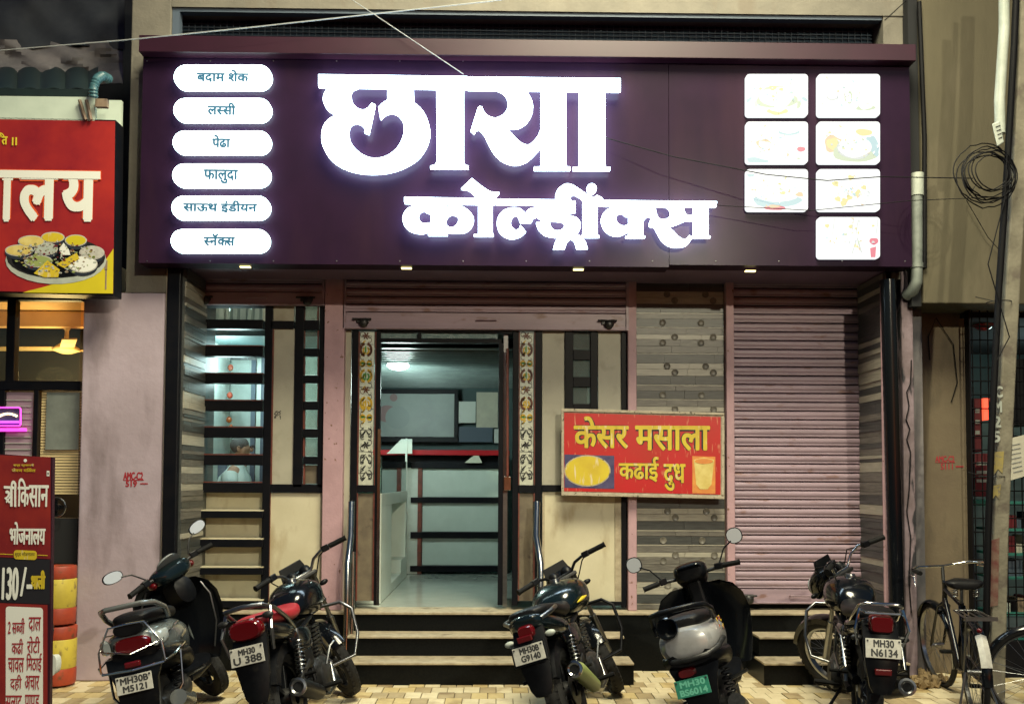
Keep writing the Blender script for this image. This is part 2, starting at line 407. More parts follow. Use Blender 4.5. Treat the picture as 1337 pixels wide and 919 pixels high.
# ------------------------------------------------------------------ lettering
_gl = {}
def glyphs(s, off=0):
    if (s, off) in _gl: return _gl[(s, off)]
    cu = bpy.data.curves.new('t', 'FONT'); cu.body = s; cu.size = 1; cu.resolution_u = 4; cu.offset = off
    o = bpy.data.objects.new('t', cu); C.objects.link(o); bpy.context.view_layer.update()
    dg = bpy.context.evaluated_depsgraph_get(); e = o.evaluated_get(dg); me = e.to_mesh()
    vs = [(v.co.x, v.co.y) for v in me.vertices]; fs = [tuple(p.vertices) for p in me.polygons]
    e.to_mesh_clear(); bpy.data.objects.remove(o); bpy.data.curves.remove(cu)
    _gl[(s, off)] = (vs, fs); return vs, fs
def clip_right(vs, fs, xm):
    bm = bmesh.new(); bv = [bm.verts.new((x, y, 0)) for x, y in vs]
    for f in fs:
        try: bm.faces.new([bv[i] for i in f])
        except ValueError: pass
    bmesh.ops.bisect_plane(bm, geom=bm.verts[:]+bm.edges[:]+bm.faces[:], plane_co=(xm, 0, 0), plane_no=(1, 0, 0), clear_outer=True)
    bm.verts.index_update(); v2 = [(v.co.x, v.co.y) for v in bm.verts]; f2 = [tuple(v.index for v in f.verts) for f in bm.faces]
    bm.free(); return v2, f2
HALF = {'स': .70, 'ल': .66, 'ब': .66, 'क': .86, 'श': .66, 'च': .68}
def layout(s):
    """a run of text; a letter followed by ~ is written as its half form"""
    V2, F2 = [], []; cur = 0; i = 0; runs = []; buf = ''
    while i < len(s):
        if i+1 < len(s) and s[i+1] == '~':
            if buf: runs.append((buf, 0)); buf = ''
            runs.append((s[i], 1)); i += 2
        else: buf += s[i]; i += 1
    if buf: runs.append((buf, 0))
    for t, h in runs:
        vs, fs = glyphs(t)
        if not vs: cur += .3; continue
        x0 = min(v[0] for v in vs) ; x1 = max(v[0] for v in vs)
        if h:
            vs, fs = clip_right(vs, fs, x0 + (x1-x0)*HALF.get(t, .7)); x1 = max(v[0] for v in vs)
        lead = .28 if t[0] == ' ' and V2 else 0
        n = len(V2); V2 += [(x-x0+cur+lead, y) for x, y in vs]; F2 += [tuple(k+n for k in f) for f in fs]
        cur += x1-x0+lead
    return V2, F2
def text_geo(s, w, h, bold=0, keep=False, layers=6):
    """faces of a line of lettering filling w x h from the origin; bold thickens the strokes by that many metres"""
    vs, fs = layout(s)
    xs = [v[0] for v in vs]; ys = [v[1] for v in vs]; x0, x1, y0, y1 = min(xs), max(xs), min(ys), max(ys)
    kx = (w-2*bold)/(x1-x0); ky = (h-2*bold)/(y1-y0)
    if keep: kx = ky = min(kx, ky)
    base = [((x-x0)*kx+bold, (y-y0)*ky+bold) for x, y in vs]
    if not bold: return [(x, y, 0) for x, y in base], fs
    outv, outf = [], []
    for k in range(layers+1):
        dx, dy = (0, 0) if k == layers else (bold*cos(2*pi*k/layers), bold*sin(2*pi*k/layers))
        n = len(outv); outv += [(x+dx, y+dy, k*.00012) for x, y in base]; outf += [tuple(i+n for i in f) for f in fs]
    return outv, outf
def letters(name, s, m, parent, x0, x1, y0, y1, Y, bold=0, keep=False, slant=0, label=None, lift=.003):
    """flat lettering filling the photograph's pixel box on the plane at Y"""
    ym = (y0+y1)/2; X0, X1 = PX(x0, Y, ym), PX(x1, Y, ym); Z1 = PZ(y0, Y, (x0+x1)/2); Z0 = PZ(y1, Y, (x0+x1)/2)
    vs, fs = text_geo(s, X1-X0, Z1-Z0, bold, keep)
    b = B(); b.add([(X0+x+slant*y, Y-lift-d, Z0+y) for x, y, d in vs], fs)
    return b.build(name, m, parent, label=label)
def pbox(b, x0, x1, y0, y1, Y0, Y1, Yr=None):
    """box seen between these pixels, its front at Y0"""
    Yr = Yr or Y0; ym = (y0+y1)/2; xm = (x0+x1)/2
    return b.box(PX(x0, Yr, ym), PX(x1, Yr, ym), Y0, Y1, PZ(y1, Yr, xm), PZ(y0, Yr, xm))
def ppoly(b, pts, Y0, Y1):
    return b.prism(pts, lambda x, y: tuple(P(x, y, Y0)), lambda x, y: tuple(P(x, y, Y0) + V((0, Y1-Y0, 0))))
def local(o, loc):
    """move a child's mesh so it sits right under a parent placed at loc"""
    o.data.transform(M.Translation(-V(loc))); return o
# ------------------------------------------------------------------ distances of the main planes
YF, YB, YS, YP = 8.25, 7.66, 7.45, 8.10     # shop front, pillars beside it, face of the sign, plinth
ZFL = .507                                   # shop floor above the pavement

# ------------------------------------------------------------------ ground, pavement
B().box(-60, 60, -40, 60, -.35, -.30).build('ground', 'asphalt', kind='structure')
B().box(-60, 60, -12, 6.2, -.295, -.012).build('road', 'asphalt', kind='structure')
pav = B().box(-14, 14, 6.2, 13, -.29, -.012).build('pavement', 'mortar', kind='structure')
B().box(-14, 14, 6.05, 6.19, -.29, .0).build('kerb', 'mortar', kind='structure')
tw, td = .128, .19
pm = {}
for nm in ('paver_yellow', 'paver_cream', 'paver_tan'):
    o = B().box(-tw/2+.003, tw/2-.003, -td/2+.003, td/2-.003, -.011, 0).build('paving_tile', nm, bevel=.003)
    pm[nm] = o
far = {k: B() for k in pm}
used = set()
count = 0
for j in range(8):
    y = 6.70 + td*(j+.5)
    for i in range(-36, 37):
        x = i*tw + (tw/2 if j % 2 else 0)
        c = ['paver_cream', 'paver_yellow', 'paver_cream', 'paver_tan'][(i*3 + j*2 + (random.random() < .3)) % 4]
        dz = random.uniform(-.004, .003)
        if -1.75 < x < 2.9 and count < 296:
            count += 1
            o = pm[c] if c not in used else pm[c].copy()
            if c in used: C.objects.link(o)
            used.add(c); o.parent = pav; o.location = (x, y, dz)
        else:
            far[c].box(x-tw/2+.003, x+tw/2-.003, y-td/2+.003, y+td/2-.003, -.011, dz)
for k, b in far.items(): b.build('paving', k, pav, kind='stuff')

# ------------------------------------------------------------------ the shop building
bl = thing('shop_building', 'beige two-storey building with the brightly signed cold drinks shop on a stepped black plinth', 'building', (0, 8.3, 0))
xL, xR = PX(213, YB), PX(1182, YB)
# pillar left of the shop, from the pavement up
b = B(); b.box(PX(104, YB), PX(211, YB), YB, YB+1.0, 0, PZ(386, YB)); b.build('pillar', 'lilac_plaster', bl, bevel=.012)
b = B(); b.box(PX(158, YB), PX(211, YB), YB+.01, YB+1.0, PZ(386, YB)+.001, 6.6); b.build('pillar', 'beige_plaster', bl, bevel=.01)
# strip of raw orange edge on the pillar
b = B(); b.box(PX(211.5, YB), PX(214.5, YB), YB+.015, YB+.6, .02, PZ(345, YB)); b.build('plaster_edge', 'cream_laminate', bl)
# wall over the sign with the netted strip window
b = B()
zt = 6.6
b.box(PX(211, YB)+.001, PX(1205, YB), YB+.01, YB+.4, PZ(14, YB), zt)
b.box(PX(1162, YB), PX(1205, YB), YB+.02, YB+.39, PZ(360, YB), PZ(14, YB)-.001)
b.build('upper_wall', 'beige_plaster', bl)
b = B(); pbox(b, 211, 1161, 14, 62, YB+.24, YB+.30, YB); b.build('net_screen', 'net_blue', bl)
b = B()
for i in range(110):
    x = PX(214 + i*8.7, YB); b.box(x, x+.004, YB+.22, YB+.236, PZ(62, YB), PZ(14, YB))
for k in range(9):
    z = PZ(20 + k*5, YB); b.box(PX(212, YB), PX(1160, YB), YB+.218, YB+.234, z, z+.004)
b.build('net_wires', 'blue_grey', bl, kind='stuff')
b = B(); b.box(PX(211, YB)+.002, PX(1161, YB), YB+.03, YB+.1, PZ(18.5, YB), PZ(13.8, YB)); b.box(PX(211, YB)+.002, PX(221, YB), YB+.03, YB+.1, PZ(62, YB), PZ(18.6, YB))
b.build('window_frame', 'blue_grey', bl)
# soffit over the shop front
b = B(); b.box(xL, xR, YB+.0, YF+.35, PZ(345, YS)+.10, PZ(345, YS)+.2); b.build('soffit', 'soffit_paint', bl)
# return walls either side with split-face tile strips
def returns(x, sgn):
    w = B(); w.box(min(x, x+sgn*.05), max(x, x+sgn*.05), YB+.02, YF+.3, ZFL, PZ(350, YB)); w.build('return_wall', 'tile_dark', bl)
    y = PZ(352, YB); k = 0
    while y > ZFL+.05:
        h = random.choice([.03, .045, .06, .085]); m = random.choice(['tile_dark', 'tile_mid', 'tile_mid', 'tile_dark', 'tile_light'] if sgn < 0 else ['tile_dark', 'tile_mid', 'tile_dark', 'tile_light'])
        xa = x - sgn*random.uniform(.004, .016)
        yy = YB+.04 + random.choice([0, .12, .2])
        b = B(); b.box(min(x, xa), max(x, xa), YB+.04, yy-.002, y-h+.003, y) if yy > YB+.1 else None
        b.box(min(x, xa), max(x, xa), yy, YF-.002, y-h+.003, y)
        b.build('wall_tile', m, bl); y -= h
returns(PX(235, YB), -1); returns(PX(1160, YB), 1)
# black steel column left and right of the recess
b = B(); b.box(PX(215, YB), PX(233, YB), YB-.03, YB+.05, .0, PZ(346, YB)); b.build('steel_column', 'black_frame', bl, bevel=.01)
b = B(); b.box(PX(1153, YB), PX(1162, YB), YB+.0, YB+.03, ZFL, PZ(366, YB)); b.build('pilaster', 'pink_paint', bl, bevel=.01)
b = B(); b.box(PX(1180, YB), PX(1195, YB), YB+.0, YB+.5, 0, PZ(350, YB)); b.build('pilaster', 'peeling_plaster', bl, bevel=.01, label='peeling lilac pilaster')
b = B(); b.tube([P(x, y, YB-.012) for x, y in ((1190, 470), (1189, 500), (1184, 512), (1187, 530), (1183, 548), (1188, 560), (1184, 574), (1189, 590), (1187, 640), (1184, 668), (1189, 700), (1187, 760), (1190, 800))], .0045, 6); b.build('loose_cable', 'cable_black', bl)
x = PX(1169.5, YB-.08)
b = B(); b.tube([(x, YB-.08, .0), (x-.045, YB-.08, PZ(362, YB-.08))], .062, 20); b.build('column_pipe', 'gloss_black', bl, smooth=True)
# plinth and steps
b = B(); b.box(xL, xR, YP, YF+.5, -.01, ZFL-.024); b.build('plinth', 'black_granite', bl)
b = B(); b.box(xL-.0, xR+.0, YP-.02, YF+.16, ZFL-.022, ZFL); b.build('plinth_slab', 'stone_tread', bl, bevel=.004)
for (xa, xb) in ((456, 815), (990, 1160)):
    Xa, Xb = PX(xa, 7.8), PX(xb, 7.8)
    for k, (y0, z) in enumerate(((7.80, .345), (7.52, .18))):
        b = B(); b.box(Xa-.04*k, Xb+.04*k, y0+.02, YP-.002-.0*k, -.01 if k else .185, z-.019); b.build('step', 'black_granite', bl)
        b = B(); b.box(Xa-.04*k, Xb+.04*k, y0, YP-.022 if not k else 7.82-.002, z-.0185, z); b.build('step_tread', 'stone_tread', bl, bevel=.004)
# pink columns of the shop front
for (xa, xb, yt) in ((423, 449, 350), (819, 830, 350), (947, 957, 350)):
    b = B(); b.box(PX(xa, YF), PX(xb, YF), YF-.06, YF+.12, ZFL+.001, PZ(yt, YF)); b.build('column', 'pink_paint', bl, bevel=.006)
# the inside: side walls, back wall, floor, ceiling
ZC = 2.88
b = B(); b.box(xL-.1, xR+.1, YF+.5, 12.4, ZFL-.2, ZFL-.004); b.build('shop_floor', 'inner_floor', bl)
b = B(); b.box(PX(425, YF), PX(819, YF), YF+.13, YF+.5, ZFL-.02, ZFL-.003); b.build('threshold', 'inner_floor', bl)
b = B(); b.box(xL-.2, xR+.2, 12.2, 12.3, ZFL-.2, 3.4); b.build('back_wall', 'inner_teal', bl)
b = B(); b.box(PX(425, YF)-.08, PX(425, YF), YF+.13, 12.2, ZFL-.2, 3.3); b.build('partition_wall', 'inner_wall', bl)
b = B(); b.box(PX(822, YF), PX(822, YF)+.08, YF+.13, 12.2, ZFL-.2, 3.3); b.build('partition_wall', 'inner_wall', bl)
b = B(); b.box(xL-.1, xL-.02, YF+.3, 12.2, ZFL-.2, 3.3); b.build('partition_wall', 'inner_wall', bl)
b = B(); b.box(xL-.1, xR+.1, YF+.36, 12.4, 3.0, 3.1); b.build('ceiling', 'inner_teal', bl)
xa, xb = PX(425, YF)+.01, PX(822, YF)-.01
for k in range(26):
    y = YF+.42 + k*.14
    b = B(); b.box(xa, xb, y, y+.118, ZC+.02, ZC+.03+.01*(k % 2)); b.box(xa, xb, y+.119, y+.134, ZC+.002, ZC+.03); b.build('ceiling_panel', 'ceiling_metal', bl)
# wall panels that close the shop front behind the frames
b = B(); b.box(PX(235, YF), PX(1160, YF), YF+.02, YF+.34, PZ(372, YF), PZ(345, YS)+.09); b.build('lintel', 'dark_recess', bl)
b = B(); b.box(PX(946, YF), PX(1160, YF), YF+.14, YF+.3, ZFL, PZ(372, YF)-.002); b.build('infill_wall', 'dark_recess', bl)

# stone-look tiled wall between the shop front and the closed shutter
tp = B(); tp.box(PX(830, YF), PX(947, YF), YF+.02, YF+.14, ZFL+.001, PZ(350, YF)); tp = tp.build('tiled_wall', 'mortar', bl)
rows = [(6.5, 'tile_light', 1), (8.5, 'tile_mid', 0), (1.6, 'tile_light', 0), (11, 'tile_dark', 2), (6, 'tile_mid', 0), (2, 'tile_light', 0), (11.5, 'tile_dark', 0), (9, 'tile_light', 1), (7.5, 'tile_light', 3), (12, 'tile_dark', 0),
        (1.6, 'tile_light', 0), (9, 'tile_mid', 0), (9, 'tile_mid', 2)]
x0, x1 = PX(831, YF), PX(946, YF); z = ZFL+.003; k = 4; dots = B()
ztop = PZ(353, YF)
while z < ztop:
    h, m, d = rows[k % len(rows)]; h /= 145.5; k += 1
    h = min(h, ztop - z + .001)
    if h < .006: break
    cuts = [x0]
    while cuts[-1] < x1: cuts.append(min(x1, cuts[-1] + random.uniform(.22, .5)) if h > .02 else x1)
    yy = YF + .012
    for a, c in zip(cuts, cuts[1:]):
        B().box(a+.001, c-.001, yy - random.uniform(.002, .008), YF+.021, z+.0015, z+h-.001).build('wall_tile', m, tp)
    if d and h > .03:
        for q in range(3):
            xx = x0 + .06 + .35*q + {1: 0, 2: -.17, 3: .22}[d] - (.06 if d == 1 else 0)
            if x0+.03 < xx < x1-.03:
                dots.lathe([(.031, 0), (.031, -.0025), (.029, -.0035), (.027, -.002), (.0, -.0022)], (xx, YF+.004, z+h*.5), 'y', 20)
    z += h
dots.build('tile_dots', 'tile_dot', tp, smooth=True, kind='stuff')

# ------------------------------------------------------------------ roller shutters
def slat_mesh(w, pitch):
    pr = [(y*.016, pitch*z) for y, z in ((.5, .06), (-.25, .07), (-.55, .12), (-.62, .20), (-.40, .27), (-.42, .32), (-.80, .40), (-1.0, .55), (-.98, .72), (-.75, .86), (-.2, .95), (.5, .965))]
    b = B(); vs = []; m = len(pr)
    for x in (0, w):
        for y, zz in pr: vs.append((x, y, zz))
    b.add(vs, [(i, i+1, m+i+1, m+i) for i in range(m-1)])
    return b
def shutter(label, xa, xb, ytop, ybot, Y, barh, n_extra=0, handle=True, locks=(), pitch=.080, guide=True):
    X0, X1 = PX(xa, Y, (ytop+ybot)/2), PX(xb, Y, (ytop+ybot)/2); z0 = PZ(ybot, Y, (xa+xb)/2); zt = PZ(ytop, Y, (xa+xb)/2)
    t = thing('roller_shutter', label, 'roller shutter', ((X0+X1)/2, Y, z0), 'pink roller shutters of the shop front')
    hb = barh/145.5
    b = B(); b.box(X0, X1, Y-.012, Y+.012, z0, z0+hb); b.box(X0, X1, Y-.022, Y-.0121, z0+.004, z0+.02); b.build('bottom_bar', 'shutter_paint', t, bevel=.003)
    proto = None; z = z0+hb+.002
    while z + pitch*.6 < zt:
        if not proto:
            o = proto = slat_mesh(X1-X0, pitch).build('slat', 'shutter_paint', t, smooth=True, angle=60)
        else:
            o = proto.copy(); C.objects.link(o)
        o.location = (X0, Y, z); o.rotation_euler = (random.uniform(-.05, .05), random.uniform(-.0007, .0007), 0); z += pitch
    B().box(X0, X1, Y+.02, Y+.03, z0, zt+.02).build('backing', 'dark_recess', t)  # near-black sheet added so the gaps between slats read as shade
    if guide:
        for xx in (X0-.022, X1):
            B().box(xx, xx+.022, Y-.03, Y+.03, z0, zt).build('guide_rail', 'shutter_paint', t)
    if handle:
        xc = (X0+X1)/2; zc = z0+hb*.55
        b = B(); b.tube([(xc-.09, Y-.012, zc), (xc-.09, Y-.035, zc+.003), (xc+.09, Y-.035, zc+.003), (xc+.09, Y-.012, zc)], .006, 6); b.build('handle', 'shutter_paint', t, smooth=True)
    for xx in locks:
        X = PX(xx, Y, ybot-12); zc = z0+hb*.5
        o = B(); o.box(X-.055, X+.055, Y-.03, Y-.0125, zc-.022, zc+.022); o = o.build('lock_plate', 'engine_metal', t, bevel=.004)
        b = B(); b.lathe([(.038, -.03), (.042, -.045), (.030, -.062), (.012, -.068)], (X+.012, Y, zc-.022), 'y', 18); b.tube([(X-.09, Y-.04, zc+.012), (X+.08, Y-.045, zc+.01)], .009, 8)
        b.build('lock_body', 'engine_metal', o, smooth=True)
    return t
shutter('half-open dirty pink shutter rolled up over the narrow window bay at left', 250, 421, 362, 399, YF-.03, 17, locks=(268, 401))
shutter('rolled-up pink shutter hanging above the open glass doorway', 452, 817, 356, 431, YF-.03, 22, locks=(474, 793), pitch=.072)
shutter('fully closed pink shutter on the right side of the shop', 958, 1125, 358, 788, YF+.02, 19, locks=(975, 1106))
# ------------------------------------------------------------------ left window bay
def frame(parent, rects, Y, d=.05, m='black_frame', name='frame_bar'):
    for q, (xa, xb, ya, yb) in enumerate(rects):
        b = B(); pbox(b, xa, xb, ya, yb, Y, Y+d); b.build(name, m, parent, bevel=.003)
X0 = PX(300, YF)
wb = thing('shop_window', 'tall black-framed window bay with narrow stacked glass slots and cream panels below, left of the pink column', 'window', (X0, YF, ZFL))
rowsw = [(400, 417), (429, 452), (465, 488), (500, 523), (536, 558), (571, 594), (607, 630)]
bars = [(386, 400)] + [(a[1], b_[0]) for a, b_ in zip(rowsw, rowsw[1:])] + [(630, 643)]
for i, (a, c) in enumerate(bars):
    b = B(); pbox(b, 238, 343, a, c, YF-.0, YF+.1); o = b.build('shelf_bar', 'black_frame', wb, bevel=.004)
    if i > 1: b = B(); pbox(b, 240, 343, a-1.6, a-.2, YF+.004, YF+.09); b.build('bar_edge', 'red_edge', o)
for i, (a, c) in enumerate(((667, 676), (704, 714), (741, 750), (784, 793))):
    b = B(); pbox(b, 230, 343, a, c, YF-.05, YF+.1); b.build('shelf_bar', 'black_frame', wb, bevel=.003)
    b = B(); pbox(b, 230, 343, a-1.5, a-.1, YF-.048, YF+.1); b.build('shelf_top', 'cream_laminate', wb)
for a, c in rowsw: b = B(); pbox(b, 240, 343, a, c, YF+.05, YF+.054); b.build('pane', 'clear_glass', wb)
for i, (a, c) in enumerate(((643, 666), (676, 703), (714, 740), (750, 783))): b = B(); pbox(b, 228, 343, a, c, YF+.12, YF+.14); b.build('back_panel', 'cream_laminate', wb)
frame(wb, [(343.2, 353.5, 386, 793), (384, 395.5, 386, 636), (416, 422.5, 386, 636), (353.6, 422.5, 632, 643), (395.6, 415.9, 386, 398), (353.6, 383.9, 419, 429)], YF-.004)
b = B(); pbox(b, 353.6, 383.9, 429.5, 632, YF+.02, YF+.05); o = b.build('laminate_panel', 'shaded_laminate', wb)
b = B(); pbox(b, 353.6, 383.9, 400, 419, YF+.02, YF+.05); b.build('laminate_panel', 'shaded_laminate', wb)
b = B(); pbox(b, 351, 422, 643.2, 786, YF+.02, YF+.05); b.build('laminate_panel', 'cream_laminate', wb)
b = B(); pbox(b, 353.6, 356, 429.5, 632, YF+.0, YF+.03); pbox(b, 349, 352, 643.2, 786, YF+.0, YF+.03); pbox(b, 420, 422, 643.2, 786, YF+.0, YF+.03); b.build('panel_edge', 'red_edge', wb)
b = B(); pbox(b, 348, 422.5, 786, 793, YF-.004, YF+.06); b.build('frame_bar', 'cream_laminate', wb)
b = B()
for i in range(26):
    x = random.uniform(357, 366); y = random.uniform(536, 546); pbox(b, x, x+1.3, y, y+1.3, YF+.0185, YF+.0199)
b.build('stamp_mark', 'lettering_black', wb, kind='stuff')
sq = [(399, 417), (432, 454), (466, 489), (501, 523), (536, 559), (572, 595), (607, 631)]
for i, (a, c) in enumerate(sq):
    b = B(); pbox(b, 398, 414.5, a, c, YF+.045, YF+.05); o = b.build('small_pane', 'dirty_glass' if i < 6 else 'brown_panel', wb, label='brown blank pane' if i == 6 else None)
    b = B(); pbox(b, 395.6, 398, a-1, c+1, YF+.02, YF+.05); pbox(b, 414.5, 415.9, a-1, c+1, YF+.02, YF+.05); b.build('pane_edge', 'red_edge', o)
    if i < 6: b = B(); pbox(b, 395.7, 415.8, c+1, sq[i+1][0]-1, YF, YF+.05); b.build('frame_bar', 'black_frame', wb, bevel=.003)

# glimpses through the slots: room behind
XA = PX(230, YF)
Yi = 9.6
o = thing('hanging_rail', 'white wrapped packets and cloth hanging near the top of the left window bay', 'hanging goods', (PX(300, 9.2), 9.2, 2.4))
b = B()
for k in range(13):
    x = PX(236+k*9.5, 9.2); w = .035+.03*(k % 3); zt = PZ(392, 9.2); zb = PZ(421 + (k*7) % 17, 9.2)
    b.loft([[(x-w*.5, 9.2, zt), (x, 9.16, zt), (x+w*.5, 9.2, zt), (x, 9.24, zt)], [(x-w, 9.2, zb), (x, 9.15, zb), (x+w, 9.2, zb), (x, 9.25, zb)]])
b.build('packet', 'inner_white', o, kind='stuff')
b = B(); b.tube([P(225, 391, 9.2), P(430, 391, 9.2)], .012); b.build('rail', 'steel', o)
for k, (xx, yy, m) in enumerate(((303, 440, 'seat_red'), (301, 480, 'barrel_red'), (300, 516, 'barrel_red'), (299, 548, 'orange_lens'))):
    q = P(xx, yy, 9.4); t = thing('hanging_toy', ['small red hanging ornament in the second window slot', 'red and orange hanging toy in the third window slot', 'orange hanging toy above a dark tray in the fourth window slot', 'small orange hanging figurine in the fifth window slot'][k], 'ornament', q, 'ornaments hanging in the left window')
    b = B(); b.ell(q, (.030, .022, .034), 12, 8); b.ell(q + V((.02, 0, -.075)), (.02, .02, .03), 10, 6); b.build('ornament_body', m, t, smooth=True)
    b = B(); b.tube([q + V((0, 0, .05)), q + V((0, 0, .14))], .003, 6); b.lathe([(.0, -.13), (.09, -.13), (.10, -.115), (.0, -.115)], q, 'z', 16); b.build('ornament_tray', 'dark_recess', t)
t = thing('inner_display', 'cream back wall with dark posts seen through the left window slots', 'partition', (PX(300, Yi), Yi, ZFL))
for xa, xb, m in ((214, 233, 'inner_teal'), (233, 262, 'inner_white'), (262, 298, 'blue_grey'), (298, 326, 'inner_wall'), (326, 332, 'blue_grey'), (332, 339, 'inner_white'), (339, 352, 'blue_grey'), (352, 430, 'inner_wall')):
    b = B(); b.box(PX(xa, Yi)+.001, PX(xb, Yi)-.001, Yi + (.0 if m == 'blue_grey' else .03), Yi+.1, ZFL, PZ(388, Yi)); b.build('wall_strip', m, t)
b = B(); b.loft([[P(238, 478, 9.45), P(282, 432, 9.45), P(302, 470, 9.45)], [P(238, 478, 9.5), P(282, 432, 9.5), P(302, 470, 9.5)]]); b.build('gable_board', 'pvc_green', t)
b = B(); b.loft([[P(300, 470, 9.44), P(322, 430, 9.44), P(336, 470, 9.44)], [P(300, 470, 9.5), P(322, 430, 9.5), P(336, 470, 9.5)]]); b.build('gable_board', 'engine_metal', t)
# blue covered chair back
q = P(262, 622, 9.1); t = thing('covered_chair', 'dark chair under a transparent cover behind the lowest window slots', 'chair', (q.x, 9.1, ZFL))
b = B(); b.body([(8.86, q.x, q.z-.5, .26, .05, .05), (9.24, q.x, q.z-.5, .26, .05, .05)]); b.build('seat', 'blue_grey', t, smooth=True)
b = B()
b.loft([[(q.x + w*cos(a), 9.25+.04*sin(a), zz) for a in [2*pi*k/12 for k in range(12)]] for w, zz in ((.22, q.z-.55), (.23, q.z-.1), (.21, q.z+.14), (.12, q.z+.22))]); b.build('backrest', 'blue_grey', t, smooth=True)
for dx in (-.2, .2): b = B(); b.tube([(q.x+dx, 9.0, ZFL), (q.x+dx, 9.05, q.z-.5)], .015); b.build('leg', 'steel', t)

# the man behind the glass: profile to the right, glasses, white shirt
def man():
    hx = P(321, 586, 9.25); L = hx
    t = thing('person', 'grey-haired man with glasses and white shirt seen in profile through the lower left window slots', 'person', (hx.x-.04, 9.25, ZFL))
    LOCAL[0] = True
    z0 = L.z - ZFL     # head centre above the floor
    # one continuous body grown from a skeleton
    pts = {'pel': (-.10, 0, z0-.80, .15), 'wai': (-.10, 0, z0-.62, .14), 'che': (-.07, 0, z0-.38, .165), 'nek': (-.02, 0, z0-.17, .066), 'he0': (.0, 0, z0-.10, .062), 'he1': (.012, 0, z0-.01, .088), 'he2': (.0, 0, z0+.055, .080),
           'shl': (-.07, .17, z0-.27, .075), 'ell': (.02, .22, z0-.52, .048), 'wrl': (.24, .14, z0-.58, .032), 'shr': (-.07, -.17, z0-.27, .075), 'elr': (.00, -.24, z0-.52, .048), 'wrr': (.22, -.17, z0-.57, .032),
           'kl': (.34, .12, z0-.84, .08), 'al': (.36, .13, .09, .05), 'tl': (.50, .14, .04, .035), 'kr': (.34, -.12, z0-.84, .08), 'ar': (.36, -.13, .09, .05), 'tr': (.50, -.14, .04, .035), 'hpl': (-.02, .1, z0-.82, .11), 'hpr': (-.02, -.1, z0-.82, .11)}
    ed = [('pel', 'wai'), ('wai', 'che'), ('che', 'nek'), ('nek', 'he0'), ('he0', 'he1'), ('he1', 'he2'), ('che', 'shl'), ('shl', 'ell'), ('ell', 'wrl'), ('che', 'shr'), ('shr', 'elr'), ('elr', 'wrr'), ('pel', 'hpl'), ('hpl', 'kl'), ('kl', 'al'), ('al', 'tl'), ('pel', 'hpr'), ('hpr', 'kr'), ('kr', 'ar'), ('ar', 'tr')]
    for sgn, w in ((1, 'wrl'), (-1, 'wrr')):
        x, y, zz, _ = pts[w]
        pts[w+'p'] = (x+.07, y, zz-.005, .026); ed.append((w, w+'p'))
        for k, (dy, ln) in enumerate(((-.03, .06), (-.01, .075), (.01, .07), (.03, .055))):
            pts[w+'f%d' % k] = (x+.07+ln*.6, y+dy, zz-.005, .0095); pts[w+'g%d' % k] = (x+.07+ln, y+dy*1.1, zz-.03, .008); ed += [(w+'p', w+'f%d' % k), (w+'f%d' % k, w+'g%d' % k)]
        pts[w+'t'] = (x+.06, y-sgn*.05, zz-.01, .011); ed.append((w+'p', w+'t'))
    names = list(pts); me = bpy.data.meshes.new('body'); me.from_pydata([pts[k][:3] for k in names], [(names.index(a), names.index(c)) for a, c in ed], [])
    me.materials.append(MATS['skin']); o = bpy.data.objects.new('body', me); C.objects.link(o); o.parent = t
    sk = o.modifiers.new('skin', 'SKIN'); sk.use_smooth_shade = True
    lay = me.skin_vertices[0] if len(me.skin_vertices) else None
    if lay is None:
        bm = bmesh.new(); bm.from_mesh(me); bm.verts.layers.skin.verify(); bm.to_mesh(me); bm.free(); lay = me.skin_vertices[0]
    for i, k in enumerate(names): lay.data[i].radius = (pts[k][3], pts[k][3]); lay.data[i].use_root = (k == 'pel')
    ss = o.modifiers.new('sub', 'SUBSURF'); ss.levels = 2; ss.render_levels = 2
    # face
    b = B(); b.ell((.098, 0, z0-.005), (.02, .014, .024), 10, 8); b.ell((.084, 0, z0-.052), (.012, .024, .008), 10, 6); b.ell((.072, 0, z0-.085), (.022, .03, .02), 10, 6)
    for s_ in (1, -1): b.ell((-.008, s_*.088, z0-.0), (.018, .008, .03), 10, 6)
    b.build('face_features', 'skin', t, smooth=True)
    b = B(); b.ell((-.022, 0, z0+.035), (.094, .093, .088), 20, 12); b.build('hair', 'grey_hair', t, smooth=True)
    g = B()
    for s_ in (1, -1):
        g.tube([(.108+.0*a, s_*.036 + .026*cos(a), z0+.02+.018*sin(a)) for a in [2*pi*k/16 for k in range(16)]], .0035, 6, closed=True)
        g.tube([(.106, s_*.062, z0+.022), (.05, s_*.094, z0+.024), (-.012, s_*.098, z0+.018)], .0035, 6)
    g.tube([(.11, -.012, z0+.022), (.11, .012, z0+.022)], .003, 6); g.build('glasses', 'black_plastic', t, smooth=True)
    s = B()
    def ring(cx, cy, cz, rx, ry, tilt=0): return [(cx+rx*cos(a), cy+ry*sin(a), cz + tilt*cos(a)) for a in [2*pi*k/20 for k in range(20)]]
    s.loft([ring(-.10, 0, z0-.86, .19, .21), ring(-.10, 0, z0-.62, .18, .205), ring(-.07, 0, z0-.40, .185, .215), ring(-.065, 0, z0-.28, .15, .20), ring(-.05, 0, z0-.21, .10, .12), ring(-.03, 0, z0-.145, .072, .076)])
    for s_ in (1, -1):
        s.tube([(-.07, s_*.15, z0-.27), (-.05, s_*.22, z0-.36), (.0, s_*.235, z0-.50), (.05, s_*.22, z0-.545)], [.085, .078, .070, .066], 12)
    s.build('shirt', 'white_cloth', t, smooth=True)
    LOCAL[0] = False
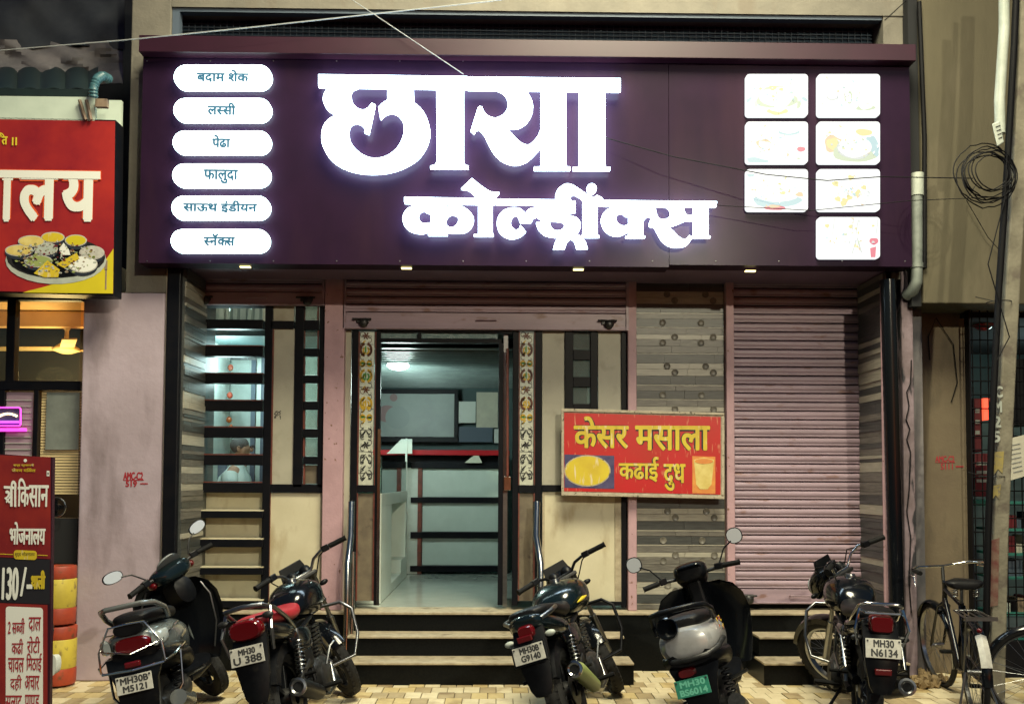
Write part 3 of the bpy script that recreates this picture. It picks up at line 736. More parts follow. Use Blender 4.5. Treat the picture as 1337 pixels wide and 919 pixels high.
    s = thing('stool', 'grey stool the man in the white shirt sits on', 'stool', (t.location.x-.1, 9.25, ZFL))
    zz = ZFL+z0-.97
    B().box(s.location.x-.17, s.location.x+.17, 9.08, 9.42, zz-.04, zz).build('seat', 'blue_grey', s, bevel=.02)
    for dx in (-.14, .14):
        for dy in (-.14, .14): B().tube([(s.location.x+dx, 9.25+dy, ZFL), (s.location.x+dx*.8, 9.25+dy*.8, zz-.04)], .014).build('leg', 'steel', s)
man()

# ------------------------------------------------------------------ doorway and glazed frames of the middle bay
df = thing('doorway', 'black-framed shop doorway with stained-glass side panels and one glass door folded open', 'doorway', (PX(570, YF), YF, ZFL))
frame(df, [(457.5, 466, 431, 793), (489.5, 495.5, 431, 790), (495.6, 655, 431, 434), (495.6, 655, 442, 447.5), (545, 550, 434.1, 441.9), (650.5, 657, 447.6, 790), (669, 676.5, 431, 790), (698.5, 707.5, 431, 790), (466.1, 489.4, 633, 643), (676.6, 698.4, 633, 643), (655.1, 668.9, 431, 436), (737.5, 748.5, 431, 633), (771, 780.5, 431, 633), (811.5, 818, 431, 793), (707.6, 811.4, 633, 641.5)], YF+.0, .06)
for a, c in ((457, 470), (492, 505), (527, 633)):
    b = B(); pbox(b, 748.6, 770.9, a, c, YF+.001, YF+.05); b.build('frame_bar', 'black_frame', df, bevel=.003)
for a, c in ((434, 456.8), (470.2, 492), (505.2, 527)):
    b = B(); pbox(b, 748.6, 770.9, a, c, YF+.03, YF+.034); b.build('small_pane', 'dirty_glass', df)
b = B(); pbox(b, 496, 544.5, 434.2, 441.8, YF+.03, YF+.034); b.build('transom_pane', 'frosted_glass', df)
b = B(); pbox(b, 550.5, 650, 434.2, 441.8, YF+.03, YF+.034); b.build('transom_pane', 'frosted_glass', df)
for (xa, xb, ya, yb, m) in ((449.5, 457, 431, 793, 'shaded_laminate'), (708, 737, 433, 633, 'shaded_laminate'), (781, 811, 433, 633, 'shaded_laminate'), (707.8, 811.2, 642, 785, 'cream_laminate'), (466.5, 489, 643.5, 784, 'brown_panel'), (677, 698, 643.5, 784, 'brown_panel')):
    b = B(); pbox(b, xa, xb, ya, yb, YF+.025, YF+.05); b.build('laminate_panel', m, df)
b = B(); pbox(b, 708, 711, 642, 785, YF+.012, YF+.03); pbox(b, 803, 811, 642, 785, YF+.012, YF+.03); b.build('panel_trim', 'stone_tread', df)
b = B()
for x in (466.3, 488, 676.8, 696.8): pbox(b, x, x+1.6, 433, 784, YF+.006, YF+.026)
b.build('panel_edge', 'red_edge', df)
b = B(); pbox(b, 705, 812, 785.2, 790, YF-.01, YF+.06); b.build('bottom_rail', 'black_frame', df)
b = B(); pbox(b, 492.0, 496.0, 560, 790, YF-.012, YF-.001); b.build('edge_strip', 'steel', df)
# stained glass
def stained(xa, xb, ya, yb, dense):
    b = B(); pbox(b, xa, xb, ya, yb, YF+.03, YF+.034); g = b.build('stained_pane', 'stained_backing', df)
    xc = (xa+xb)/2; w = (xb-xa)/2; H = yb-ya; Yq = YF+.026
    def leaf(cx, cy, a, ln, wd, m):
        pts = []
        for k in range(10):
            t = k/9; pts.append((ln*t, wd*sin(pi*t)**.8))
        for k in range(8, 0, -1):
            t = k/9; pts.append((ln*t, -wd*sin(pi*t)**.8*.35))
        out = [(cx + x*cos(a) - y*sin(a), cy + x*sin(a) + y*cos(a)) for x, y in pts]
        ppoly(lay[m], out, Yq, Yq+.003)
    def arc(cx, cy, r0, r1, a0, a1, m, sx=1):
        outer = [(cx+sx*r1*cos(a0+(a1-a0)*k/10), cy+r1*1.15*sin(a0+(a1-a0)*k/10)) for k in range(11)]
        inner = [(cx+sx*r0*cos(a0+(a1-a0)*k/10), cy+r0*1.15*sin(a0+(a1-a0)*k/10)) for k in range(10, -1, -1)]
        ppoly(lay[m], outer+inner, Yq, Yq+.003)
    lay = {m: B() for m in ('gold_leaf', 'glass_green', 'glass_brown', 'lead_line')}
    seq = [(.03, 'flower'), (.12, 'bulb'), (.21, 'knot'), (.29, 'bulb2'), (.38, 'flower'), (.47, 'bulb3'), (.56, 'knot'), (.66, 'lines'), (.74, 'flower2'), (.83, 'scroll'), (.93, 'scroll')]
    for t, kind in seq:
        cy = ya + H*t
        if kind.startswith('flower'):
            m = 'glass_brown' if kind == 'flower' else 'lead_line'
            for k in range(6): leaf(xc, cy, k*pi/3, 5.5, 1.5, m)
        elif kind.startswith('bulb'):
            m = 'glass_brown' if (dense or kind == 'bulb') else 'gold_leaf'; m2 = {'bulb': 'glass_green', 'bulb2': 'glass_green', 'bulb3': 'gold_leaf'}[kind]
            for s_ in (1, -1):
                arc(xc, cy, 5.5, 8.5, -pi*.42, pi*.42, m, s_); arc(xc, cy+1, 2.6, 4.8, -pi*.35, pi*.45, 'gold_leaf' if m != 'gold_leaf' else m2, s_)
            leaf(xc, cy-6, pi/2, 11, 1.7, m2)
        elif kind == 'knot':
            for s_ in (1, -1):
                arc(xc+s_*4.5, cy, 1.6, 4, 0, 2*pi*.95, 'gold_leaf'); leaf(xc, cy, (0 if s_ > 0 else pi), 8, 2, 'glass_green')
        else:
            for s_ in (1, -1):
                arc(xc+s_*3, cy, 4.2, 5.2, -pi*.5, pi*.5, 'lead_line', s_); arc(xc+s_*5.5, cy+4, 1.5, 2.5, 0, pi*1.5, 'lead_line', s_); leaf(xc, cy-4, pi/2+s_*.5, 9, 1.2, 'lead_line')
    for k in range(26):
        yy = ya + H*(.02+.037*k); s_ = 1 if k % 2 else -1
        arc(xc+s_*w*.45, yy, 2.6, 3.3, -pi*.7, pi*.7, 'lead_line' if k > 10 else ('glass_brown' if k % 3 else 'lead_line'), s_); arc(xc-s_*w*.5, yy+3, 1.5, 2.1, 0, pi*1.3, 'lead_line', s_)
        if k % 2: leaf(xc, yy, pi/2+s_*.7, 9, 1.4, 'gold_leaf' if k < 16 else 'lead_line')
    for k in range(7):
        yy = ya + H*(.08+.14*k); ppoly(lay['lead_line'], [(xa, yy), (xb, yy+1.0), (xb, yy+1.6), (xa, yy+.6)], Yq+.002, Yq+.004)
    for m, bb in lay.items():
        if bb.v: bb.build('leaded_motif', m, g)
mat('stained_backing', (.58, .58, .44), .4, c2=(.40, .40, .30), scale=14, bump=.3, bscale=80, emit=.10, ecol=(.75, .85, .68))  # faint glow put into the pane itself, which is no lamp
stained(468, 487.8, 432.5, 633, False); stained(678, 696.6, 432.5, 633, True)
# opened glass door, folded inwards, with a long pull handle
dx = PX(657.2, YF); door = B()
door.box(dx, dx+.035, YF+.06, YF+.85, ZFL+.03, PZ(436, YF)); door = door.build('door_leaf', 'clear_glass', df)
B().box(dx-.004, dx+.04, YF+.04, YF+.075, ZFL+.02, PZ(436, YF)).build('door_stile', 'dull_chrome', door, bevel=.003)
b = B(); b.tube([P(662.5, 455, YF-.05), P(662.5, 622, YF-.05)], .013, 10); b.tube([P(662.5, 470, YF-.05), P(662.5, 470, YF+.04)], .008, 8); b.tube([P(662.5, 610, YF-.05), P(662.5, 610, YF+.04)], .008, 8); b.build('pull_handle', 'red_edge', door, smooth=True)
b = B(); pbox(b, 658, 667, 622, 640, YF-.03, YF+.02); b.build('door_lock', 'steel', door, bevel=.003)

# ------------------------------------------------------------------ inside the doorway
lp = P(520, 477, 9.8)
lt = thing('ceiling_lamp', 'lit white dome lamp on the dark corrugated shop ceiling', 'lamp', (lp.x, lp.y, lp.z))
b = B(); b.ell(lp, (.12, .12, .05), 20, 10); b.build('lamp_shade', 'lamp_cool', lt, smooth=True)
b = B(); b.lathe([(.13, .03), (.13, .07), (.0, .07)], lp, 'z', 24); b.build('lamp_base', 'inner_white', lt, smooth=True)
def plamp(name, loc, e, col, size=.15):
    d = bpy.data.lights.new(name, 'POINT'); d.energy = e; d.color = col; d.shadow_soft_size = size
    o = bpy.data.objects.new(name, d); C.objects.link(o); o.location = loc; return o
plamp('ceiling_lamp_light', (lp.x, lp.y, lp.z-.25), 62, (.78, 1, .92))
# glass-fronted counter cabinet on the left
cx1 = PX(497, 8.62, 760); cx0 = PX(455, YF)
t = thing('display_counter', 'white open display counter with sloped glass top inside the doorway', 'counter', ((cx0+cx1)/2, 9.8, ZFL))
zc = PZ(644, 8.65, 500); zl = zc-.12
b = B(); b.box(cx0, cx1, 8.62, 11.1, ZFL, ZFL+.10); b.build('base', 'inner_white', t, bevel=.005)
b = B(); b.box(cx0, cx1, 8.62, 11.1, zl, zc); b.build('counter_top', 'inner_white', t, bevel=.005)
b = B(); b.box(cx0, cx1, 8.62, 9.45, ZFL+.101, zl-.001); b.build('side_panel', 'inner_white', t)
b = B(); b.box(cx0, cx1, 10.9, 11.09, ZFL+.101, zl-.001); b.build('side_panel', 'inner_white', t)
b = B(); b.box(cx1-.35, cx1-.32, 9.451, 10.899, ZFL+.101, zl-.001); b.build('back_panel', 'inner_white', t)
b = B(); b.box(cx1-.3, cx1-.0, 10.4, 10.89, ZFL+.102, ZFL+.25); b.build('inner_shelf', 'inner_white', t)
zg = PZ(596, 8.66, 520)
b = B(); b.box(cx1-.012, cx1-.004, 8.66, 11.0, zc+.001, zg); b.build('glass_front', 'green_glass', t)
b = B(); b.box(cx0, cx1-.013, 8.66, 8.668, zc+.001, zg); b.build('glass_side', 'green_glass', t)
b = B(); b.box(cx1-.02, cx1+.002, 11.0, 11.025, zc, PZ(573, 11.0)); b.build('corner_post', 'inner_white', t)
b = B(); b.box(cx0+.02, cx1-.03, 8.9, 10.9, zc+.16, zc+.172); b.build('glass_shelf', 'green_glass', t)
b = B(); tri = [(505, 592), (538, 592), (538, 573), (524, 573)]; ppoly(b, tri, 11.03, 11.05); b.build('hood_panel', 'inner_white', t)
# tiers at the back
Yk = 11.4
t = thing('tiered_counter', 'tall back counter with a red top and three white panels between dark rails', 'counter', (PX(598, Yk), Yk, ZFL))
for a, c in ((612, 649), (657, 694), (703, 738)):
    b = B(); b.box(PX(552, Yk), PX(660, Yk), Yk+.02, Yk+.05, PZ(c, Yk), PZ(a, Yk)); b.build('white_panel', 'inner_white', t)
for a, c in ((604, 611.5), (649.5, 656.5), (694.5, 702.5), (738.5, 746)):
    b = B(); b.box(PX(537, Yk), PX(660, Yk), Yk-.03, Yk+.05, PZ(c, Yk), PZ(a, Yk)); b.build('dark_rail', 'black_frame', t, bevel=.004)
b = B(); b.box(PX(546, Yk), PX(551.5, Yk), Yk-.02, Yk+.06, ZFL, PZ(611, Yk)); b.build('red_post', 'red_edge', t)
b = B(); b.box(PX(490, Yk), PX(545.8, Yk), Yk+.0, Yk+.05, ZFL, PZ(611, Yk)); b.build('end_panel', 'inner_wall', t)
b = B(); b.box(PX(480, Yk), PX(665, Yk), Yk-.10, Yk+.5, PZ(595, Yk), PZ(588, Yk)); b.build('red_top', 'red_top', t, bevel=.01)
b = B(); b.box(PX(480, Yk), PX(665, Yk), Yk+.06, Yk+.45, PZ(603.5, Yk), PZ(595.3, Yk)); b.build('top_rail', 'black_frame', t)
q = P(618, 602, Yk-.08)
b = B(); b.loft([[q+V((-.11, -.02, -.02)), q+V((.11, -.02, -.02)), q+V((.10, .06, -.02)), q+V((-.1, .06, -.02))], [q+V((-.02, 0, .05)), q+V((.05, 0, .10)), q+V((.05, .02, .10)), q+V((-.02, .02, .05))]])
tag(b.build('crumpled_paper', 'paper'), 'crumpled white paper lying on the dark rail of the back counter', 'paper')
b = B(); Yw = 12.0
t = thing('wall_board', 'large grey glass-fronted board with a dark frame on the back wall', 'board', (PX(545, Yw), Yw, PZ(545, Yw)))
pbox(b, 482, 593, 514, 570, Yw, Yw+.03); b.build('board_face', 'board_screen', t)
for cx_, cy_, rx_, ry_, m_ in ((505, 540, 14, 11, 'faded_red'), (519, 545, 16, 15, 'faded_blue'), (514, 519, 5, 5, 'faded_red'), (509, 537, 7, 6, 'faded_blue')):
    bb = B(); ppoly(bb, [(cx_+rx_*cos(2*pi*k/18), cy_+ry_*sin(2*pi*k/18)) for k in range(18)], Yw-.003-rx_*.0001, Yw-.001); bb.build('faded_print', m_, t)
frame(t, [(480, 598, 508, 513.8), (480, 598, 570.2, 577), (593.2, 598, 513.9, 570.1)], Yw-.01, .05)
for k, (xa, xb, ya, yb, m, l) in enumerate(((599, 621, 524, 552, 'inner_white', 'small printed notice pinned beside the grey board'), (622, 650, 512, 558, 'paper', 'large mottled paper notice pinned on the back wall'), (599, 643, 557, 577, 'blue_grey', 'blue-grey panel below the two notices'), (645, 656, 560, 578, 'white_cloth', 'pale cloth hanging at the right edge of the doorway view'))):
    b = B(); pbox(b, xa, xb, ya, yb, Yw+.02+.005*k, Yw+.04+.005*k); tag(b.build('wall_notice' if k < 3 else 'hanging_cloth', m), l, 'notice' if k < 3 else 'cloth')
t = thing('ceiling_fan', 'dark ceiling fan under the corrugated ceiling behind the lamp', 'fan', P(612, 478, 11.0))
q = P(604, 484, 11.0); b = B(); b.lathe([(.02, .22), (.03, .06), (.10, .04), (.10, -.04), (.04, -.06)], q, 'z', 18); b.build('motor', 'dark_recess', t, smooth=True)
for k in range(3):
    a = .4+k*2*pi/3; b = B(); b.obox(q+V((cos(a)*.38, sin(a)*.38, 0)), (.55, .12, .012), (.12, 0, a)); b.build('blade', 'blue_grey', t)
# light tube in the left bay
t = thing('tube_light', 'bright tube light at the top of the left window bay', 'lamp', (PX(292, 9.0), 9.0, 2.95))
b = B(); b.tube([P(236, 404, 9.3), P(350, 404, 9.3)], .02, 10); b.build('tube', 'tubelight', t, smooth=True)
b = B(); b.box(PX(236, 9.3), PX(354, 9.3), 9.33, 9.36, PZ(404, 9.3)-.02, PZ(404, 9.3)+.05); b.build('fitting', 'inner_white', t)
plamp('tube_light_fill', (PX(292, 9.1), 8.9, 2.75), 60, (.80, 1, .92), .3)

# ------------------------------------------------------------------ stair handrails
def handrail(label, pts):
    q = pts[-1]; t = thing('handrail', label, 'handrail', tuple(P(*q)), 'steel handrails of the steps')
    w = [P(*p) for p in pts]
    B().tube(w, .030, 14).build('rail', 'steel', t, smooth=True)
    q = w[-1]; B().lathe([(.055, 0), (.055, .012), (.034, .02)], (q.x, q.y, q.z), 'z', 20).build('base_flange', 'steel', t, smooth=True)
    return t
def hr(xt, xk, xb, lab_):
    handrail(lab_, [(xt, 655, 8.10), (xt-1, 700, 8.02), (xk, 736, 7.92), (xk-1, 800, 7.90), (xb, 876, 7.84)])
hr(459, 454, 451, 'chrome stair handrail standing left of the open doorway')
hr(701, 706, 706, 'chrome stair handrail right of the doorway, half behind the green-black motorcycle')
t = thing('handrail', 'second thinner rail pipe beside the left chrome handrail', 'handrail', P(463, 800, 7.9), 'steel handrails of the steps')
B().tube([P(461, 720, 8.02), P(460, 800, 7.96), P(457, 868, 7.9)], .02, 12).build('rail', 'steel', t, smooth=True)
# ------------------------------------------------------------------ the big sign
sg = thing('signboard', 'wide dark purple shop sign with glowing white Devanagari letters, lit pills and lit food photos', 'signboard', (PX(690, YS), YS, PZ(345, YS)))
def frontbox(name, m, xa, xb, ya, yb, Y0, Y1, par=sg, bevel=0, label=None):
    b = B(); pbox(b, xa, xb, ya, yb, Y0, Y1); return b.build(name, m, par, bevel=bevel, label=label)
frontbox('board_panel', 'sign_purple', 184, 873, 74, 346, YS, YB-.02)
frontbox('board_panel', 'sign_purple', 873.6, 1189, 74, 347, YS, YB-.02)
frontbox('board_lining', 'soffit_paint', 214, 1180, 347.5, 348.2, YB-.018, YF+.30, label='dark mauve soffit behind the sign')
for k in range(13):
    for yy in (80, 341):
        b = B(); q = P(192 + k*82.5, yy, YS); b.lathe([(.006, 0), (.006, -.002), (0, -.003)], (q.x, q.y, q.z), 'y', 8); b.build('screw_head', 'dull_chrome', sg)
frontbox('cap', 'sign_cap', 181, 1196, 52, 73.5, YS-.10, YB-.02, bevel=.004)
frontbox('cap_strip', 'pink_strip', 215, 800, 74, 75.3, YS-.03, YS-.022)
frontbox('cap_strip', 'pink_strip', 900, 1165, 74.6, 75.6, YS-.03, YS-.022)
YL0, YL1 = YS-.095, YS-.055
Z1 = lambda ox, oy, k, pts: [(ox + p[0]/k, oy + p[1]/k) + tuple(p[2:]) for p in pts]
c = 1
letterset = []
chha = Z1(400, 80, 5.745, [(200,150,c),(200,190,c),(150,215),(125,275),(140,335),(185,380),(250,397,c),(180,425),(130,480),(113,560),(125,640),(175,725),(250,785),(350,825),(470,842),(600,835),(720,800),(830,735),(895,650),(925,560),(920,480),(890,400),(850,345),(805,310,c),(800,150,c),(608,150,c),(608,290,c),(570,315),(540,345,c),(555,432,c),(590,400),(640,385),(690,405),(722,450),(733,510),(715,590),(670,660),(600,710),(520,727),(440,710),(370,660),(325,590),(317,520),(335,475),(380,462),(420,480),(437,510),(435,530,c),(467,543,c),(515,325,c),(490,315,c),(460,350),(425,365),(380,350),(345,310),(332,250),(345,215),(385,195,c),(385,150,c)])
aa1 = Z1(400, 80, 5.745, [(975,150,c),(980,745,c),(965,775),(930,785,c),(930,802,c),(1215,802,c),(1215,785,c),(1190,775),(1180,745,c),(1180,150,c)])
bar1 = Z1(400, 80, 5.745, [(90,100,c),(1207,115,c),(1207,205,c),(90,188,c)])
bar2 = Z1(600, 80, 5.745, [(62,118,c),(1208,130,c),(1208,222,c),(62,208,c)])
ya = Z1(600, 80, 5.745, [(230,165,c),(230,208,c),(300,220),(345,255),(365,310),(355,365),(320,405),(270,425),(215,410),(185,380),(170,345,c),(150,338,c),(138,350,c),(85,520,c),(108,540,c),(125,515),(150,512),(185,550),(225,630),(265,695),(320,745),(390,772),(450,770),(510,745),(560,700),(615,640,c),(615,500,c),(607,515),(585,565),(550,605),(515,627),(470,615),(420,575),(370,520),(320,495),(255,474,c),(258,464,c),(320,490),(380,500),(440,497),(495,465),(535,410),(550,350),(540,290),(500,215,c),(500,165,c)])
def stem(x0, x1, s0, s1, yt, yb, ser): return [(x0,yt,c),(x0,yb-ser*2,c),(x0-6,yb-ser-2),(s0,yb-ser,c),(s0,yb,c),(s1,yb,c),(s1,yb-ser,c),(x1+6,yb-ser-2),(x1,yb-ser*2,c),(x1,yt,c)]
st1 = Z1(600, 80, 5.745, stem(610, 800, 560, 832, 165, 812, 20))
st2 = Z1(600, 80, 5.745, stem(900, 1093, 852, 1130, 165, 814, 20))
K = 6.077
def z3(p): return Z1(515, 225, K, p)
def z4(p): return Z1(725, 225, K, p)
barA = z3([(78,196,c),(802,210,c),(800,250,c),(78,240,c)]); barB = z3([(808,212,c),(1330,218,c),(1330,256,c),(808,250,c)]); barC = z4([(392,222,c),(1283,232,c),(1278,270,c),(392,262,c)])
ka_l = [(285,262,c),(230,258),(170,262),(100,290),(66,355),(80,420),(130,465),(200,482),(250,475),(300,440,c),(300,396,c),(240,405),(205,390),(190,355),(200,320),(235,303),(262,320,c),(280,322,c)]
ka_stem = stem(290, 408, 268, 420, 225, 496, 10)
ka_r = [(400,300,c),(410,280),(450,262),(520,265),(590,305),(628,365),(610,430),(560,472),(480,478),(415,475,c),(415,420,c),(440,437),(475,430),(505,395),(505,355),(475,335),(435,340),(400,385,c)]
o_st = stem(665, 778, 632, 786, 195, 503, 11)
o_fl = [(665,222,c),(655,205),(640,182),(590,140),(530,128,c),(615,48,c),(680,100),(760,152),(832,160,c),(778,222,c)]
la = [(1050,332,c),(1000,290),(940,280),(870,300),(825,350),(815,410),(835,470),(880,510),(940,523),(1000,505),(1042,470,c),(1000,420,c),(985,450),(955,455),(925,420),(925,380),(945,345),(975,340),(1000,395,c),(1082,395,c),(1095,365),(1130,345),(1120,300,c)]
da1 = [(-236,345,c),(-225,310),(-190,285),(-100,270),(0,272),(60,275,c),(60,225,c),(160,230,c),(160,316,c),(-20,318,c),(-28,327,c),(-20,337,c),(60,338),(120,343),(180,368),(200,420),(180,475),(110,505),(0,512),(-80,495),(-130,450),(-150,398,c),(-45,398,c),(-30,440),(5,462),(50,455),(76,420),(55,392),(0,383,c),(-96,380),(-140,352),(-165,345),(-190,392,c)]
rakar = [(30,500,c),(0,555),(-15,605,c),(75,605,c),(95,550),(125,525),(155,550),(172,602,c),(256,603,c),(235,545),(185,495,c)]
ii_st = stem(220, 335, 205, 350, 225, 512, 10)
ii_hk = [(2,228,c),(8,160),(45,112),(100,90),(160,112),(230,160),(300,196),(332,182,c),(375,205,c),(392,262,c),(218,262,c),(222,220),(180,188),(150,176),(125,182),(116,200),(130,232,c)]
dot = [(290+38*cos(2*pi*k/16), 127+38*sin(2*pi*k/16), c) for k in range(16)]
k2_l = [(578,278,c),(520,274),(450,280),(395,310),(366,370),(385,440),(430,485),(490,502),(540,490),(592,460,c),(592,410,c),(540,425),(495,400),(482,360),(500,330),(530,322),(560,345,c),(578,345,c)]
k2_st = stem(585, 697, 562, 712, 240, 517, 11)
k2_r = [(690,300,c),(740,280),(790,285),(800,310,c),(765,352,c),(730,350),(690,395,c)]
sa = [(840,240,c),(840,268,c),(890,275),(918,315),(905,355),(860,375),(820,360),(800,318,c),(775,330,c),(745,415,c),(765,432,c),(790,435),(815,480),(860,550),(920,585),(990,590),(1045,575),(1080,530,c),(1065,498,c),(1050,520),(1020,530),(980,510),(920,450),(858,415,c),(930,420),(990,400),(1030,382,c),(1108,382,c),(1108,335,c),(1040,335),(1015,268,c),(1015,240,c)]
sa_st = stem(1102, 1215, 1080, 1232, 240, 517, 10)
def letter(name, parts, Ya=YL0, Yb=YL1):
    b = B()
    for k, p in enumerate(parts): ppoly(b, smooth_poly(p, 4), Ya - .0015*k, Yb)
    return b.build('letter', 'letter_glow', sg, label=name)
letter('glowing first letter of the big word', [chha, bar1]); letter('glowing upright stem of the big word', [aa1])
letter('glowing second letter of the big word', [ya, st1, bar2]); letter('glowing last stem of the big word', [st2])
letter('glowing first letter of the small word', [z3(ka_l), z3(ka_r), z3(ka_stem), barA]); letter('glowing stem with a flag', [z3(o_fl), z3(o_st)])
letter('glowing curled letter of the small word', [z3(la), barB]); letter('glowing looped letter of the small word', [z4(da1), z4(rakar)]); letter('glowing hooked stem with a dot', [z4(ii_hk), z4(ii_st), z4(dot)])
letter('glowing fourth letter of the small word', [z4(k2_l), z4(k2_r), z4(k2_st), barC]); letter('glowing last letter of the small word', [z4(sa), z4(sa_st)])
# lit menu pills
def rrect(xa, xb, ya_, yb, r, n=6):
    pts = []
    for cx, cy, a0 in ((xb-r, ya_+r, -pi/2), (xb-r, yb-r, 0), (xa+r, yb-r, pi/2), (xa+r, ya_+r, pi)):
        for k in range(n+1): a = a0 + pi/2*k/n; pts.append((cx+r*cos(a), cy+r*sin(a)))
    return pts
pills = [('बदाम शेक', 227, 354.5, 85, 117, 257, 325), ('लस~सी', 226.5, 354, 128.5, 159, 271, 308), ('पेढा', 225.5, 353.5, 171, 201, 277, 301), ('फालुदा', 225, 353, 214, 244, 266, 311), ('साऊथ इंडीयन', 224, 352.5, 256, 286.5, 239, 336), ('स~नॅक~स', 223, 352, 299.5, 329.5, 266, 307)]
for s, xa, xb, y0, y1, ta, tb in pills:
    b = B(); ppoly(b, rrect(xa, xb, y0, y1, (y1-y0)/2-.01, 8), YS-.055, YS-.012); o = b.build('light_pill', 'pill_rim', sg)
    b = B(); ppoly(b, rrect(xa+3, xb-3, y0+3, y1-3, (y1-y0)/2-3.01, 8), YS-.058, YS-.0555); b.build('pill_face', 'pill_glow', o)
    b = B(); b.tube([P(x, y, YS-.0585) for x, y in rrect(xa+4.5, xb-4.5, y0+4.5, y1-4.5, (y1-y0)/2-4.51, 8)], .0022, 5, closed=True); b.build('pill_outline', 'photo_blue', o)
    ymid = (y0+y1)/2; up = 2 if any(ch in s for ch in 'ेॅी') else 0; dn = 4 if 'ु' in s else 0
    letters('pill_lettering', s, 'pill_letter', o, ta, tb, ymid-7.5-up, ymid+7+dn-.0, YS-.058, bold=.0040)
# lit food photographs
LX = ((974, 1055), (1067.5, 1149)); LY = ((97, 152), (159, 213.5), (221, 275.5), (283.5, 337.5))
def blob(lay, m, cx, cy, rx, ry, a=0, wob=.12, n=18, seed=0):
    rnd = random.Random(seed + int(cx*7+cy)); ph = rnd.random()*6
    pts = []
    for k in range(n):
        t = 2*pi*k/n; w = 1 + wob*sin(3*t+ph) + wob*.6*sin(5*t+ph*2); x, y = rx*w*cos(t), ry*w*sin(t)
        pts.append((cx + x*cos(a)-y*sin(a), cy + x*sin(a)+y*cos(a)))
    lay.append((m, pts))
def photo(ix, iy, items, label):
    xa, xb = LX[ix]; y0, y1 = LY[iy]
    b = B(); ppoly(b, rrect(xa, xb, y0, y1, 4.5, 5), YS-.05, YS-.010); o = b.build('light_panel', 'photo_white', sg, label=label)
    rnd = random.Random(ix*7+iy); cx_, cy_ = (xa+xb)/2, (y0+y1)/2
    for q_ in range(34):
        blob(items, rnd.choice(['photo_grey', 'photo_green', 'photo_yellow', 'photo_orange', 'photo_white', 'photo_white', 'photo_blue']), cx_+rnd.gauss(0, 15), cy_+rnd.gauss(0, 9), rnd.uniform(.5, 2.6), rnd.uniform(.4, 1.6), rnd.uniform(0, 3), .3, 9)
    by = {}
    for k, (m, pts) in enumerate(items):
        pts = [(min(max(x, xa+1), xb-1), min(max(y, y0+1), y1-1)) for x, y in pts]
        d = .0506 + .0003*k; by.setdefault(m, B()); ppoly(by[m], pts, YS-d, YS-d+.0002)
    for m, bb in by.items(): bb.build('photo_print', m, o, kind='stuff')
L = []; blob(L, 'photo_green', 1014, 128, 26, 15, 0, .1); blob(L, 'photo_white', 1014, 127, 23, 13, 0, .08); blob(L, 'photo_yellow', 1009, 115, 5, 3); blob(L, 'photo_yellow', 1020, 117, 3, 2); blob(L, 'photo_yellow', 1015, 146, 14, 4); blob(L, 'photo_white', 1015, 143, 10, 3); blob(L, 'photo_grey', 987, 136, 2, 4); blob(L, 'photo_green', 1043, 137, 2.5, 5, .2); blob(L, 'photo_blue', 977, 131, 6, 2, -.6); blob(L, 'photo_blue', 1051, 130, 5, 2, .6); blob(L, 'photo_yellow', 993, 116, 2, 1.5)
photo(0, 0, L, 'lit photo of pale round snacks with yellow and green touches')
L = []; blob(L, 'photo_grey', 1087, 128, 8, 3.5); blob(L, 'photo_white', 1087, 127, 6, 2.4); blob(L, 'photo_green', 1108, 128, 5, 8, .2); blob(L, 'photo_white', 1108, 128, 3.5, 6); blob(L, 'photo_green', 1130, 140, 12, 5); blob(L, 'photo_white', 1130, 139, 9, 4)
photo(1, 0, L, 'lit photo of pale dishes, top right')
L = []; blob(L, 'photo_blue', 1030, 172, 14, 5, 0, .04); blob(L, 'photo_white', 1030, 170, 13, 4.5, 0, .04); blob(L, 'photo_orange', 998, 189, 10, 7, .3); blob(L, 'photo_white', 999, 190, 8.5, 5.5, .3); blob(L, 'photo_red', 1046, 195, 5.5, 3.3, 0, .05); blob(L, 'photo_blue', 988, 210, 14, 4, .1); blob(L, 'photo_green', 1043, 207, 3, 1)
photo(0, 1, L, 'lit photo with one bright pink-red spot')
L = []; blob(L, 'photo_yellow', 1128, 173, 11, 4.5, .08, .05); blob(L, 'photo_orange', 1088, 188, 12, 11, .2, .1); blob(L, 'photo_yellow', 1087, 188, 8, 8, .2, .1); blob(L, 'photo_green', 1116, 200, 30, 12, .05, .05); blob(L, 'photo_blue', 1140, 190, 7, 14, -.4); blob(L, 'photo_grey', 1116, 194, 23, 14, 0, .04); blob(L, 'photo_white', 1116, 192.5, 22, 13, 0, .04); blob(L, 'photo_grey', 1086, 189, 1.5, 1.5)
photo(1, 1, L, 'lit photo of a white idli plate with a yellow bowl')
L = []; blob(L, 'photo_blue', 1014, 262, 32, 9, 0, .06); blob(L, 'photo_white', 1014, 250, 31, 14, 0, .03); blob(L, 'photo_red', 1012, 272, 14, 3); blob(L, 'photo_orange', 1011, 269.5, 8, 2); blob(L, 'photo_orange', 1044, 254, 5, 3); blob(L, 'photo_yellow', 1022, 252, 4, 2); blob(L, 'photo_blue', 980, 229, 5, 2)
photo(0, 2, L, 'lit photo of a blue-white bowl seen from the side')
L = []
for x, y, rx in ((1111, 232, 4), (1091, 240, 4.5), (1094, 260, 4), (1103, 262, 4), (1109, 258, 4), (1101, 266, 4), (1119, 254, 4), (1128, 245, 3.5), (1121, 250, 3)): blob(L, 'photo_yellow', x, y, rx, rx*.8, .3, .15)
blob(L, 'photo_grey', 1132, 253, 4, 3); blob(L, 'photo_white', 1132, 253, 3, 2)
photo(1, 2, L, 'lit photo of scattered small yellow pieces')
